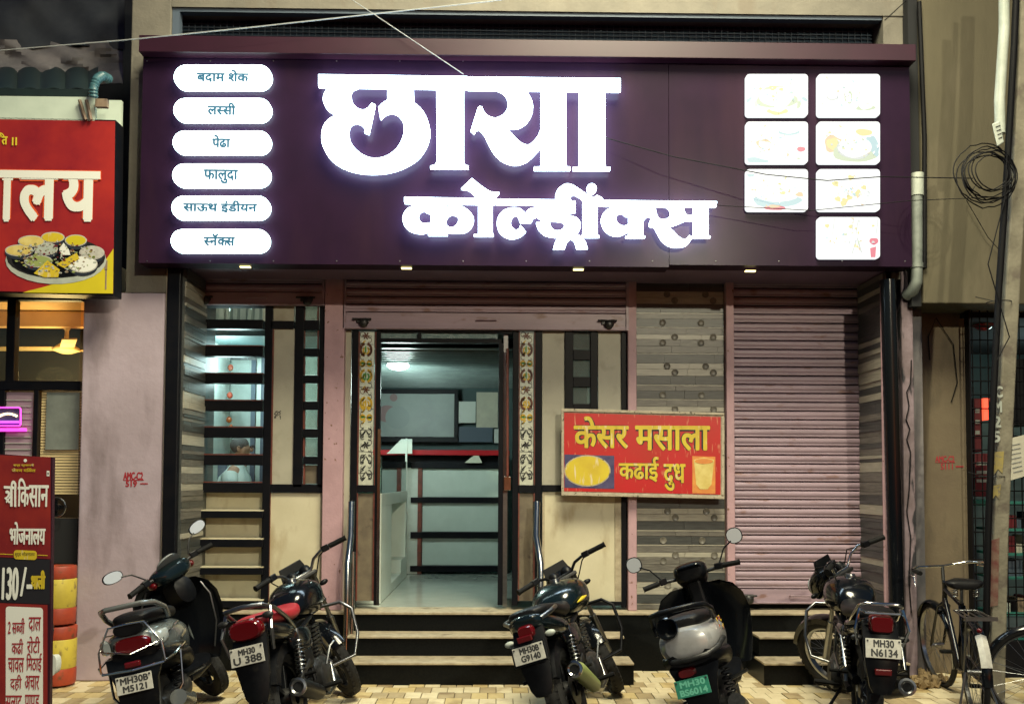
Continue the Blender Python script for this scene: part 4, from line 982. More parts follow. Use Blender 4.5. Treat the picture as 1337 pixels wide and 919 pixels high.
L = []; blob(L, 'photo_yellow', 1080, 295, 3, 2.5); blob(L, 'photo_yellow', 1111, 296, 3, 2.5); blob(L, 'photo_yellow', 1140, 295, 2, 1.5)
for x in (1089, 1114, 1120, 1146): L.append(('photo_grey', [(x, 285), (x+1.3, 285), (x-1.5, 306), (x-2.6, 306)]))
L.append(('photo_grey', [(1118, 310), (1120, 310), (1126, 330), (1124, 330)])); L.append(('photo_grey', [(1118, 310), (1119.5, 311), (1113, 332), (1111.5, 332)]))
blob(L, 'photo_red', 1141, 315, 6, 4.5, 0, .06); L.append(('photo_red', [(1136, 324), (1144, 322), (1143, 336), (1137, 336)]))
photo(1, 3, L, 'lit photo of drink glasses with a pink cup, lowest right')
# four small downlights under the sign
for i, (x, y) in enumerate(((321, 344), (531, 347), (755, 349.5), (979, 351.5))):
    q = P(x, y, YS+.10); z = PZ(347.5, YS)
    t = tag(B().box(q.x-.042, q.x+.042, YS+.07, YS+.105, z-.010, z-.001).build('downlight', 'downlight'), ['leftmost small yellow downlight under the purple sign', 'second small yellow downlight from the left under the sign', 'third small yellow downlight from the left, above the doorway shutter', 'rightmost small yellow downlight, above the closed shutter'][i], 'downlight', 'downlights under the sign')

# ------------------------------------------------------------------ hanging red drink board
YM = YF-.13
md = thing('menu_board', 'weathered red hanging board with yellow Devanagari lettering and pictures of saffron milk', 'sign', (PX(840, YM), YM, PZ(650, YM)))
def mbox(name, m, xa, xb, ya_, yb, Y0, Y1, par, bevel=0):
    b = B(); pts = [(xa, ya_ + (xa-735)*.028), (xb, ya_ + (xb-735)*.028), (xb, yb + (xb-735)*.022), (xa, yb + (xa-735)*.022)]
    ppoly(b, pts, Y0, Y1); return b.build(name, m, par, bevel=bevel)
mbox('backing', 'board_edge', 733, 946, 533, 646.5, YM, YM+.02, md, .003)
mbox('printed_face', 'old_red', 736.5, 941, 538.5, 641, YM-.003, YM-.0005, md)
for (xa, xb, ya_, yb) in ((733, 946, 533, 537), (733, 946, 642, 646.5), (733, 736, 537.2, 641.8), (942, 946, 537.2, 641.8)): mbox('frame_edge', 'board_edge', xa, xb, ya_, yb, YM-.012, YM-.0035, md, .002)
for m, bd, lf in (('lettering_black', .0150, .004), ('old_yellow', .0068, .006)):
    letters('lettering', 'केसर', m, md, 749, 821, 543.5, 585.5, YM, bd, lift=lf); letters('lettering', 'मसाला', m, md, 829, 927, 555.5, 588.5, YM, bd, lift=lf)
    letters('lettering', 'कढाई', m, md, 808, 860, 596, 629, YM, bd*.72, lift=lf); letters('lettering', 'दुध', m, md, 866, 895, 605, 640.5, YM, bd*.72, lift=lf)
mbox('picture_ground', 'navy_print', 737, 802, 593, 636.5, YM-.0045, YM-.0032, md)
b = B(); ppoly(b, [(767+30.5*cos(2*pi*k/28), 614.5+20.5*sin(2*pi*k/28)) for k in range(28)], YM-.006, YM-.005); b.build('pan_rim', 'board_edge', md)
b = B(); ppoly(b, [(767+29*cos(2*pi*k/28), 614.5+19*sin(2*pi*k/28)) for k in range(28)], YM-.0075, YM-.0065); b.build('pan_milk', 'old_yellow', md)
mbox('picture_ground', 'cup_orange', 904, 934, 590.5, 640, YM-.0045, YM-.0032, md)
b = B(); ppoly(b, [(906, 600), (919, 597), (932.5, 600), (929, 632), (924, 638.5), (914, 638.5), (909, 632)], YM-.006, YM-.005); b.build('cup', 'milk', md)
b = B(); ppoly(b, [(919+12*cos(2*pi*k/20), 602+3.5*sin(2*pi*k/20)) for k in range(20)], YM-.0075, YM-.0065); b.build('cup_rim', 'cup_orange', md)

# ------------------------------------------------------------------ the neighbour on the left
YN = 7.35
nb = thing('neighbour_building', 'lit restaurant left of the lilac pillar with yellow glowing window and dark frames', 'building', (PX(50, YB), 7.9, 0))
Yw = 7.75
frame(nb, [(-40, 20, 380, 392), (8, 19, 392.1, 497), (-40, 105, 497.1, 509), (42, 48, 509.1, 676), (19.2, 105, 384, 391.9), (-40, 4, 509.1, 676)], Yw, .08)
b = B(); pbox(b, 19, 104.5, 392, 497, Yw+.03, Yw+.034); b.build('pane', 'clear_glass', nb)
b = B(); pbox(b, -40, 8, 392, 497, Yw+.03, Yw+.034); b.build('pane', 'clear_glass', nb)
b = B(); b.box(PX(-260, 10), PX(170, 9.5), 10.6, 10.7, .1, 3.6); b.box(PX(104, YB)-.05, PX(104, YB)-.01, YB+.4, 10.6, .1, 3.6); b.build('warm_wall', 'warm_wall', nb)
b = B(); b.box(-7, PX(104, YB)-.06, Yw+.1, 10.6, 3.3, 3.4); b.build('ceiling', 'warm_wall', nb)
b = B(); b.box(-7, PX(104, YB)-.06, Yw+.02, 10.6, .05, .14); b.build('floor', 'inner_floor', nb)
for k, y in enumerate((9.0, 9.9)): b = B(); b.box(-7, PX(104, YB)-.06, y, y+.12, 3.14, 3.29); b.build('ceiling_beam', 'warm_wall', nb)
b = B(); b.box(PX(50, 10), PX(120, 9.8), 9.9, 10.5, .14, PZ(486, 9.9)); b.build('inner_cupboard', 'inner_teal', nb)
b = B(); b.box(PX(38, 10.4), PX(140, 10.4), 10.5, 10.58, .2, PZ(458, 10.4)); b.build('inner_panel', 'inner_wall', nb)
# roller blind
b = B()
for k in range(36):
    z = PZ(515, Yw) - k*.024
    if z > PZ(676, Yw): b.box(PX(48.5, Yw), PX(104, Yw), Yw+.05, Yw+.058, z-.017, z)
o = b.build('blind_slats', 'fan_cream', nb, kind='stuff')
frontbox('blind_shade', 'pvc_green', 60, 103, 512, 587, Yw+.028, Yw+.04, nb)
frontbox('lower_wall', 'dark_recess', -40, 104, 676, 735, Yw, Yw+.1, nb)
frontbox('door_pane', 'shutter_paint', 4.5, 41.5, 512, 676, Yw+.03, Yw+.04, nb, label='pink lit door panel')
b = B()
for k in range(14): pbox(b, 5, 41, 522+k*8, 523+k*8, Yw+.022, Yw+.028)
b.build('door_slat', 'pvc_white', nb, kind='stuff')
t = thing('neon_sign', 'magenta and violet neon sign glowing in the pink door at the left edge', 'neon sign', P(12, 545, Yw), None)
b = B(); pbox(b, -6, 27, 532, 556, Yw-.02, Yw+.0); b.build('sign_box', 'navy_print', t)
b = B(); w = [P(x, y, Yw-.03) for x, y in rrect(-6, 27, 532, 556, 3)]; b.tube(w, .007, 6, closed=True); b.build('neon_border', 'magenta_glow', t)
b = B(); b.tube([P(x, 546 - 6*sin((x+6)/33*pi), Yw-.03) for x in range(-2, 24, 3)], .009, 6); b.build('neon_arc', 'lamp_warm', t)
b = B(); b.tube([P(-4, 551, Yw-.03), P(25, 551, Yw-.03)], .012, 6); b.build('neon_line', 'purple_glow', t)
b = B(); b.tube([P(-4, 561, Yw-.01), P(34, 561, Yw-.01)], .016, 6); b.build('neon_line', 'magenta_glow', t)
# ceiling fan (warm)
q = P(87, 445, 9.3)
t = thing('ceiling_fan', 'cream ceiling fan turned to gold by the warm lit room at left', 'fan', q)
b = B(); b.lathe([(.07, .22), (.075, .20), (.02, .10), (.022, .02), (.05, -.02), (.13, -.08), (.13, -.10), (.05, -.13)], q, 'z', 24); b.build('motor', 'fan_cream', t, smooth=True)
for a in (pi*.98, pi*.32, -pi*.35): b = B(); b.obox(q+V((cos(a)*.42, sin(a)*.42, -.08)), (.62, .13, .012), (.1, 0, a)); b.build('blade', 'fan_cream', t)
b = B(); b.tube([q+V((0, 0, .2)), V((q.x, q.y, 3.3))], .014); b.build('rod', 'fan_cream', t)
plamp('neighbour_room_light', (-4.3, 9.0, 2.55), 60, (1, .62, .22), .2)
t = thing('wall_fan', 'small round dark fan standing behind the restaurant banner', 'fan', P(73, 662, 7.4))
q = P(73, 662, 7.4); b = B(); b.torus(q, .075, .008, 'y', 24, 6); b.build('guard', 'dull_chrome', t, smooth=True)
b = B(); b.lathe([(.0, -.02), (.03, -.02), (.03, .04), (0, .04)], q, 'y', 14)
for k in range(4): b.obox(q+V((cos(k*pi/2)*.04, 0, sin(k*pi/2)*.04)), (.05, .004, .03), (0, -k*pi/2, 0))
b.build('rotor', 'black_plastic', t)
# red sign of the neighbour
ns = thing('neighbour_sign', 'glossy red and yellow restaurant sign with white Devanagari letters and a thali platter', 'signboard', P(76, 386, YN))
b = B(); pts = [(-60, 152), (151, 157), (148, 386), (-60, 381)]; ppoly(b, pts, YN, YN+.16); b.build('sign_box', 'black_frame', ns)
b = B(); ppoly(b, [(-60, 155), (150, 158.5), (147.5, 383.5), (-60, 379)], YN-.006, YN-.001); b.build('sign_face', 'sign_red', ns)
b = B(); ppoly(b, [(30, 382)]+[(30+8*k, 381-14*sin(k/14*pi*.5)-26*(k/14)**2.2) for k in range(1, 14)]+[(148, 325), (147.4, 383.2)], YN-.009, YN-.0065); b.build('yellow_sweep', 'sign_yellow', ns)
for m, bd, lf in (('sign_orange', .027, .011), ('lettering_white', .018, .0135)):
    letters('lettering', 'ा', m, ns, 2, 19, 224, 290.5, YN, bd, lift=lf); letters('lettering', 'ल', m, ns, 24, 78, 223, 290.5, YN, bd, lift=lf); letters('lettering', 'य', m, ns, 79, 130, 223, 290.5, YN, bd, lift=lf)
    b = B(); h = 0 if m == 'lettering_white' else 1.2; ppoly(b, [(-3-h, 222-h), (131+h, 224-h), (131+h, 234+h), (-3-h, 232+h)], YN-lf-.003, YN-lf-.0015); b.build('headline_bar', m, ns)
letters('lettering', 'िि', 'lettering_yellow', ns, -6, 7, 174, 190, YN, .002, lift=.012); letters('lettering', 'त', 'lettering_yellow', ns, 3, 11, 179, 190, YN, .003, lift=.012)
b = B(); pbox(b, 15.5, 17.5, 179.5, 190, YN-.014, YN-.012); pbox(b, 20, 22, 179.5, 190, YN-.014, YN-.012); b.build('lettering', 'lettering_yellow', ns)
# platter, built as flat print in layers
def pel(cx, cy, rx, ry, m, d, par=ns, Y=YN, n=26): b = B(); ppoly(b, [(cx+rx*cos(2*pi*k/n), cy+ry*sin(2*pi*k/n)) for k in range(n)], Y-d-.0008, Y-d); return b.build('print_shape', m, par)
pel(73, 340, 66, 31, 'pvc_white', .0100); pel(73, 336, 64.5, 27, 'engine_metal', .0110); pel(73, 338, 58, 24, 'black_plastic', .0115)
for cx, cy, rx, ry, m in ((41, 315, 16, 6.5, 'milk'), (69, 310, 14, 6, 'old_yellow'), (99, 314, 13, 6.5, 'sign_yellow'), (25, 327, 17, 6.5, 'milk'), (60, 325, 14, 7, 'pvc_white'), (120, 330, 15, 8, 'plate_white'), (108, 345, 18, 10, 'lettering_white'), (50, 341, 17, 7, 'green_paint')):
    pel(cx, cy+3, rx+1.5, ry+2.5, 'dull_chrome', .0120 + cx*1e-5); pel(cx, cy, rx+1.5, ry+1.2, 'plate_white', .0130+cx*1e-5); pel(cx, cy, rx, ry, m, .0142+cx*1e-5)
b = B(); ppoly(b, [(44, 357), (62, 340), (78, 352), (76, 362), (58, 362)], YN-.0165, YN-.016); ppoly(b, [(74, 345), (100, 330), (104, 338), (84, 350)], YN-.0165, YN-.016); b.build('print_shape', 'old_yellow', ns)
b = B(); ppoly(b, [(77, 325), (83, 317), (90, 326), (92, 333), (80, 333)], YN-.0165, YN-.016); b.build('print_shape', 'lettering_white', ns)
b = B(); ppoly(b, [(137.5, 352), (139.5, 352), (139, 378), (137, 378)], YN-.0105, YN-.0095); ppoly(b, [(135.5, 340), (140.5, 340), (140, 353), (136.5, 353)], YN-.0105, YN-.0095); b.build('print_shape', 'rust_paint', ns)
rnd = random.Random(11)
for m_ in ('pvc_white', 'green_paint', 'mustard_patch', 'rust_paint', 'plate_white', 'box_red'):
    b = B()
    for k in range(34):
        a = rnd.random()*6.28; q_ = rnd.random()**.5; x_, y_ = 73+54*q_*cos(a), 336+21*q_*sin(a); r0 = rnd.uniform(.7, 2.6)
        ppoly(b, [(x_+r0*rnd.uniform(.6, 1.2)*cos(t_), y_+r0*.6*rnd.uniform(.6, 1.2)*sin(t_)) for t_ in [2*pi*i/7 for i in range(7)]], YN-.0178, YN-.0172)
    b.build('print_speckle', m_, ns, kind='stuff')
# cladding and roof above the sign
frontbox('cladding_board', 'white_cladding', -60, 124, 126, 160, YN+.0, YN+.04, nb); frontbox('cladding_board', 'white_cladding', 124.6, 157, 131, 245, YN+.18, YN+.22, nb)
frontbox('fascia_post', 'rust_paint', 124.2, 139.5, 129, 139.5, YN-.05, YN-.01, nb)
t = thing('sign_bracket', 'rusty V-shaped bracket between the red sign and the white cladding', 'bracket', P(112, 155, YN+.1))
for xa, xb in ((104, 112), (113, 119)): b = B(); b.tube([P(xa, 131, YN-.03), P(xb, 157, YN-.03)], .014, 6); b.build('strut', 'rust_paint', t)
rf = thing('corrugated_roof', 'dark green corrugated roof sheet above the white cladding at left', 'roof', P(60, 125, YN+.1))
b = B(); rings = []
for k in range(61):
    px = -70 + k*3.3; h = .028*abs(sin(k*.335))**.5
    q0, q1 = P(px, 124, YN+.08), P(px, 103, YN+1.0)
    rings.append([q0+V((0, 0, h*2.2)), q1+V((0, 0, h*2.2+.05)), q1+V((0, 0, h*2.2+.042)), q0+V((0, 0, h*2.2-.008))])
b.loft(rings); b.build('sheet', 'corrugated_green', rf, smooth=True)
frontbox('gutter', 'corrugated_green', -60, 122, 116, 125.5, YN+.05, YN+.09, rf)
tp_ = thing('duct_hose', 'ribbed teal duct hose curling over the end of the green roof', 'hose', P(125, 115, YN))
b = B(); pts = [P(122, 128, YN-.1), P(122, 115, YN-.12), P(126, 104, YN-.1), P(134, 99, YN-.02), P(143, 104, YN+.1)]
w = []
for i in range(len(pts)-1):
    for k in range(6): w.append(pts[i].lerp(pts[i+1], k/6))
b.tube(w, [.030 + (.008 if k % 2 else 0) for k in range(len(w))], 12); b.build('hose_body', 'teal_duct', tp_, smooth=True)
def tarp(label, pts, m, Y, amp, seed, name='tarpaulin'):
    rnd = random.Random(seed); b = B(); nx, ny = 30, 14; vs = []; fs = []
    (xa, ya0, ya1), (xb, yb0, yb1) = pts
    for j in range(ny+1):
        for i in range(nx+1):
            s, t_ = i/nx, j/ny; x = xa+(xb-xa)*s; y = (ya0+(yb0-ya0)*s)*(1-t_) + (ya1+(yb1-ya1)*s)*t_ + 3*sin(s*9+seed)*t_
            dy = amp*(sin(s*11+t_*4+seed)*.5 + sin(s*23-t_*9+seed*2)*.3 + rnd.uniform(-.15, .15)) - t_*.35
            vs.append(P(x, y, Y+dy))
    for j in range(ny):
        for i in range(nx): k = j*(nx+1)+i; fs.append((k, k+1, k+nx+2, k+nx+1))
    n = len(vs); vs += [v+V((0, .012, 0)) for v in vs]; fs += [tuple(q+n for q in reversed(f)) for f in fs]
    b.add(vs, fs); return tag(b.build(name, m, smooth=True), label, 'tarpaulin')
tarp('brownish grey crumpled tarpaulin over the green roof', ((-60, 50, 108), (160, 56, 112)), 'tarp_grey', 8.6, .16, 2)
tarp('dark blue-black tarpaulin draped in the top left corner', ((-60, -40, 60), (162, -30, 62)), 'tarp_dark', 8.9, .10, 5)
B().box(-9, PX(159, YB), 9.6, 9.8, 0, 7).build('far_wall', 'night_wall', nb)
t = thing('striped_drum', 'stacked red and yellow painted drums behind the restaurant banner', 'drum', P(78, 890, 7.5))
for y0, y1 in ((738, 814), (816, 892)):
    q0 = P(78, y0, 7.5); z1 = PZ(y1, 7.5); hh = q0.z - z1; r_ = .125
    for k, (a, c_, m) in enumerate(((0, .22, 'barrel_red'), (.22, .72, 'barrel_yellow'), (.72, 1, 'barrel_red'))):
        b = B(); b.lathe([(r_+.001*k, -hh*a-.0005), (r_+.006, -hh*(a+.02)), (r_+.004, -hh*(c_-.02)), (r_, -hh*c_+.0005)], (q0.x, q0.y, q0.z), 'z', 28); b.build('painted_band', m, t, smooth=True)

# ------------------------------------------------------------------ restaurant banner stand
YBn = 6.5
bn = thing('restaurant_banner', 'upright maroon restaurant banner with white lettering, 130/- price and a white menu box', 'banner', P(34, 1000, YBn))
def bp_(x, y): return (x, y + (x-3)*.10*(.0 + (y < 700)*.35))
def bbox(name, m, xa, xb, ya_, yb, d, par=bn, r=0):
    sl = .04
    if r: pts = [(x, y+(x-3)*sl) for x, y in rrect(xa, xb, ya_, yb, r)]
    else: pts = [(xa, ya_+(xa-3)*sl), (xb, ya_+(xb-3)*sl), (xb, yb+(xb-3)*sl), (xa, yb+(xa-3)*sl)]
    b = B(); ppoly(b, pts, YBn-d, YBn-d+.0008); return b.build(name, m, par)
b = B(); ppoly(b, [(-70, 588), (68.5, 597), (63, 1060), (-70, 1060)], YBn, YBn+.04); b.build('banner_panel', 'sign_cap', bn)
bbox('upper_print', 'banner_maroon', -65, 66, 594, 727, .002); bbox('dark_band', 'lettering_black', -65, 65, 728, 786, .002); bbox('lower_print', 'banner_maroon', -65, 62, 787, 1040, .002)
bbox('menu_box', 'lettering_white', 7.5, 56, 791, 1000, .004, r=4); bbox('tag_pill', 'old_yellow', 18, 48, 717-.0, 729, .005, r=4)
for s, xa, xb, ya_, yb, m, bd in (('भोजनालय', 13, 60, 681, 711, 'lettering_white', .003), ('130', 3, 25, 740, 783, 'lettering_white', .0045), ('/-', 27, 43, 740, 778, 'lettering_white', .003), ('थाली', 41, 60, 744, 769, 'old_yellow', .004), ('शुद्ध भोजनालय', 20, 46, 720, 727, 'lettering_black', 0), ('सर्व प्रकारचे', 18, 45, 605, 609.5, 'old_yellow', .0008), ('जेवण मिळेल', 16, 47, 611, 616, 'old_yellow', .0008),
        ('2 सब~जी', 11, 33, 806, 827, 'lettering_red', .0012), ('दाल', 38, 54, 805, 824, 'lettering_red', .0012), ('कढी', 16, 31, 833, 853, 'lettering_red', .0012), ('रोटी', 36, 53, 830, 852, 'lettering_red', .0012), ('चावल', 11, 32, 858, 877, 'lettering_red', .0012), ('िमठाई', 35, 55, 852, 877, 'lettering_red', .0012), ('दही', 14, 29, 880, 901, 'lettering_red', .0012), ('अचार', 33, 52, 881, 900, 'lettering_red', .0012), ('सलाद', 8, 29, 907, 928, 'lettering_red', .0012), ('पापड', 33, 52, 906, 924, 'lettering_red', .0012),
        ('की', 31, 45, 629, 668, 'lettering_white', .0045)):
    if s == 'की': continue
    letters('lettering', s, m, bn, xa, xb, ya_, yb, YBn, bd, lift=.006, slant=0)
letters('lettering', 'िक', 'lettering_white', bn, 23.5, 39, 624, 661, YBn, .0028, lift=.006); letters('lettering', 'सान', 'lettering_white', bn, 38, 64, 633, 662, YBn, .0028, lift=.006)
# the word shri: drawn by hand, the font has no such ligature
sh = [[(5, 634, 1), (21, 635, 1), (21, 638.5, 1), (5, 637.5, 1)], [(7, 641, 1), (10, 640), (13, 643), (12, 648), (9, 650, 1), (13.5, 655, 1), (12, 657, 1), (5.5, 650, 1), (9.5, 647), (10, 644), (7.5, 644, 1)], [(13.2, 637, 1), (16.2, 637, 1), (16.2, 661, 1), (13.2, 661, 1)], [(13.3, 650, 1), (8.5, 656.5, 1), (7.5, 654.5, 1), (13.3, 647, 1)], [(18.4, 637, 1), (21, 637, 1), (21, 661.5, 1), (18.4, 661.5, 1)], [(14, 637, 1), (14.5, 630), (17.5, 627), (21, 631), (21, 638, 1), (18.8, 637, 1), (18.5, 632), (16.5, 632), (16, 637, 1)]]
b = B()
for k, p in enumerate(sh): ppoly(b, smooth_poly(p, 3), YBn-.007-.0002*k, YBn-.006)
b.build('lettering', 'lettering_white', bn)
bbox('banner_emblem', 'lettering_white', 61, 64.5, 612, 619, .004); bbox('emblem_core', 'lettering_black', 62, 63.5, 614, 617, .005)
bbox('thin_rule', 'old_yellow', 0, 17, 722.5, 723.5, .0045); bbox('thin_rule', 'old_yellow', 49, 62, 722, 723, .0045)
pel(33, 601, 2.2, 2.2, 'lettering_white', .004, bn, YBn, 12)
t = thing('folded_barrier', 'white and chrome leg of a stand peeking out right of the banner', 'stand', P(66, 860, 6.7))
b = B(); b.tube([P(64, 815, 6.7), P(67.5, 812, 6.7), P(68.5, 822, 6.7), P(65, 850, 6.7), P(63, 905, 6.7)], .011, 8); b.build('tube', 'chrome', t, smooth=True)
b = B(); b.body([(6.72, P(66, 868, 6.7).x, P(66, 868, 6.7).z, .03, .07, .08), (6.80, P(66, 868, 6.7).x, P(66, 868, 6.7).z, .03, .06, .07)]); b.build('bag', 'white_cloth', t, smooth=True)
# number painted on the pillars
for s, xa, xb, ya_, yb in (('AMC-C2', 161, 187, 616, 626.5), ('519', 164, 179, 627, 635.5)): 
    o = letters('painted_mark', s, 'lettering_red', bl, xa, xb, ya_, yb, YB, .0028, lift=.002)
b = B(); pbox(b, 183, 193, 630.5, 632, YB-.003, YB-.002); pbox(b, 161, 188, 626.2, 627, YB-.003, YB-.002); b.build('painted_mark', 'lettering_red', bl)

# ------------------------------------------------------------------ right-hand building
YR = 7.55
rb = thing('right_building', 'plain olive-brown building with an overhanging upper floor right of the signboard', 'building', (PX(1260, 8), 8.2, 0))
b = B(); b.box(PX(1209, YR), PX(1500, YR), YR, YR+1.4, PZ(392, YR), 6.8); b.build('upper_floor', 'olive_plaster', rb, bevel=.01)
b = B(); b.box(PX(1196, YR), PX(1208.4, YR), YR+.03, YR+.3, PZ(395, YR), 6.8); b.build('gap_shade_strip', 'dark_recess', rb)  # solid near-black strip; shade between the buildings is put into its colour
YR2 = 8.0
b = B(); b.box(PX(1196, YR2), PX(1266, YR2), YR2, YR2+.9, 0, PZ(386, YR2)); b.build('lower_wall', 'brown_plaster', rb, bevel=.01)
b = B(); b.box(PX(1190, 7.8), PX(1206, 7.8), 7.8, 7.98, 0, PZ(390, 7.8)); b.build('wall_strip', 'tarp_grey', rb)
b = B(); b.tube([P(1214, 470, YR2-.01), P(1212, 440, YR2-.015), P(1222, 415, YR2-.015), P(1245, 450, YR2-.015), P(1250, 500, YR2-.015), P(1242, 525, YR2-.01)], .004, 6); b.build('loose_wire', 'cable_black', rb)
for s, xa, xb, ya_, yb in (('AMC-C2', 1221, 1246, 595, 603), ('5111', 1228, 1244, 605, 613)): letters('painted_mark', s, 'lettering_red', rb, xa, xb, ya_, yb, YR2, .0016, lift=.002)
b = B(); pbox(b, 1248, 1258, 608, 609.7, YR2-.003, YR2-.002); pbox(b, 1221, 1247, 603.3, 604, YR2-.003, YR2-.002); b.build('painted_mark', 'lettering_red', rb)
# downpipe between the buildings
YD = YB-.12
dp = thing('downpipe', 'grey-green drainpipe ending in an elbow beside the right end of the sign', 'pipe', P(1195, 385, YD))
b = B(); b.tube([P(1197, 250, YD), P(1197, 355, YD)], .046, 16); b.tube([P(1197, 352, YD), P(1196.5, 368, YD), P(1192, 379, YD+.03), P(1184, 386, YD+.1)], [.046, .048, .05, .05], 16); b.build('pipe', 'pvc_green', dp, smooth=True)
b = B(); b.tube([P(1197.5, 227, YD), P(1197.3, 256, YD)], .053, 16); b.build('collar', 'pvc_white', dp, smooth=True)
b = B(); b.tube([P(1197, 344, YD), P(1197, 350, YD)], .052, 16); b.build('joint', 'pvc_green', dp, smooth=True)
b = B(); b.tube([P(1200, 3, YR-.02), P(1207, 180, YR-.02), P(1207, 350, YR-.02)], .02, 8); tag(b.build('standpipe', 'cable_black', smooth=True), 'thin black vertical pipe on the corner of the olive wall', 'pipe')
# utility pole
YU = 6.75
up = thing('utility_pole', 'leaning rusty utility pole marked CM25 with yellow patches at the right edge', 'pole', P(1290, 960, YU))
def seg(pts, Y=YU): return [P(x, y, Y) for x, y in pts]
w = seg([(1338, -60), (1336, 60), (1328, 220), (1318, 380), (1309, 560), (1303, 700), (1299, 880), (1298, 1010)])
rings = []
for q in w: rings.append([q+V((-.055, -.05, 0)), q+V((.055, -.05, 0)), q+V((.055, .05, 0)), q+V((-.055, .05, 0))])
b = B(); b.loft(rings); b.build('pole_shaft', 'pole_cement', up, bevel=.012)
w2 = seg([(1329, -60), (1324, 60), (1315, 220), (1304, 380), (1295, 560), (1290, 700), (1286, 900), (1285, 1010)], YU-.07)
b = B(); b.tube(w2, .024, 10); b.build('cable_conduit', 'cable_black', up, smooth=True)
for k, ch in enumerate('CM25'):
    yy = 504 + k*19.5; letters('painted_letter', ch, 'pvc_white', up, 1299-k*1.1, 1309-k*1.1, yy, yy+15, YU-.052, .004, lift=.004)
b = B(); ppoly(b, [(1299, 590), (1311, 589), (1309, 618), (1303, 612), (1297, 621)], YU-.054, YU-.0515); ppoly(b, [(1296, 634), (1307, 632), (1305, 652), (1300, 646), (1294, 655)], YU-.054, YU-.0515); b.build('paint_patch', 'mustard_patch', up, kind='stuff')
b = B(); ppoly(b, [(1294, 705), (1305, 702), (1303, 790), (1292, 792)], YU-.054, YU-.0515); b.build('paint_patch', 'dull_red', up, label='flaking dark red patch')
for y in (395, 622): b = B(); q = P(1304 if y < 500 else 1295, y, YU); b.torus(q, .085, .004, 'z', 24, 6); b.tube([q+V((-.08, -.06, 0)), q+V((-.2, -.05, .03))], .003, 6); b.build('wire_tie', 'engine_metal', up)
b = B(); b.tube(seg([(1311, -30), (1311, 40), (1305, 130), (1306, 175)], YU-.02), .038, 14); tag(b.build('white_pipe', 'pvc_white', smooth=True), 'white plastic pipe strapped beside the utility pole at top right', 'pipe')
mb = thing('meter_box', 'small white plastic meter box hanging on the utility pole', 'box', P(1302, 190, YU-.1))
b = B(); b.loft([[P(x, y, YU-.16) for x, y in ((1295, 162), (1305, 158), (1311, 186), (1302, 192))], [P(x, y, YU-.10) for x, y in ((1295, 162), (1305, 158), (1311, 186), (1302, 192))]]); b.build('box_body', 'pvc_white', mb, bevel=.008)
b = B()
for k in range(4): b.tube([P(1300+k*1.2, 166+k*5, YU-.163), P(1306+k*.9, 164+k*5, YU-.163)], .0025, 5)
b.build('vent_line', 'engine_metal', mb)
# cable coil
cq = P(1291, 228, YU-.13); cc = thing('cable_coil', 'coil of black cable hanging from the utility pole near the sign', 'cable coil', cq)
for k in range(9):
    rr = random.Random(k); r_ = .125 + .012*k; b = B(); dx, dz = rr.uniform(-.03, .02), rr.uniform(-.04, .02)
    b.tube([cq + V((dx + r_*1.05*cos(a), .008*k-.04+.01*sin(3*a), dz + r_*sin(a)*(.95+.1*rr.random()))) for a in [2*pi*j/34 for j in range(34)]], .0045, 6, closed=True); b.build('cable_loop', 'cable_black', cc, smooth=True)
def wire(label, pts, Y, r=.004, m='cable_black', sag=0):
    w = []; n = 24
    for i in range(len(pts)-1):
        a, c_ = pts[i], pts[i+1]
        for k in range(n+1 if i == len(pts)-2 else n):
            t_ = k/n; Ya = Y if not isinstance(Y, tuple) else Y[0]+(Y[1]-Y[0])*(i+t_)/(len(pts)-1)
            q = P(a[0]+(c_[0]-a[0])*t_, a[1]+(c_[1]-a[1])*t_, Ya); q.z -= sag*4*t_*(1-t_); w.append(q)
    return tag(B().tube(w, r, 6).build('overhead_wire', m, smooth=True), label, 'wire')
wire('thin black wire sagging from the big letters across the food photos to the cable coil', [(790, 180), (880, 205), (1000, 228), (1080, 236), (1150, 231), (1270, 233)], (7.3, 6.7), .004, sag=.0)
wire('pale wire crossing the sign top from the upper centre down to the letters', [(452, -5), (605, 97)], 7.3, .0035, 'wire_pale')
wire('pale wire rising from the upper left across the sign cap', [(-20, 68), (160, 53), (330, 36), (640, 2), (700, -6)], 7.1, .0045, 'wire_pale')
wire('thin dark wire below the food photos running right', [(930, 268), (1060, 275), (1190, 262), (1290, 258)], (7.3, 6.8), .003)
wire('thin black wire hanging from the coil down the olive wall', [(1275, 240), (1262, 262), (1290, 310), (1308, 330)], YR-.05, .003)
wire('short dark wire at the top edge above the sign', [(1155, 27), (1190, -5)], YB-.05, .004)
wire('loose dark wire looping down the pole beside the mesh shop', [(1322, 60), (1312, 260), (1290, 345), (1318, 440), (1302, 470)], YU-.2, .004)
t = thing('wire_bundle', 'tangle of black wires and a bracket on the beige wall right of the sign', 'wires', P(1195, 30, YB-.05))
for k in range(7):
    rr = random.Random(k+40); b = B(); b.tube([P(1193+rr.uniform(-6, 8), 8+rr.uniform(-6, 4), YB-.04), P(1203+rr.uniform(-6, 4), 26, YB-.07), P(1190+rr.uniform(-3, 8), 40+rr.uniform(-6, 6), YB-.06), P(1200+rr.uniform(-4, 4), 62+rr.uniform(-8, 40), YB-.03)], .004, 5); b.build('wire', 'cable_black', t, smooth=True)
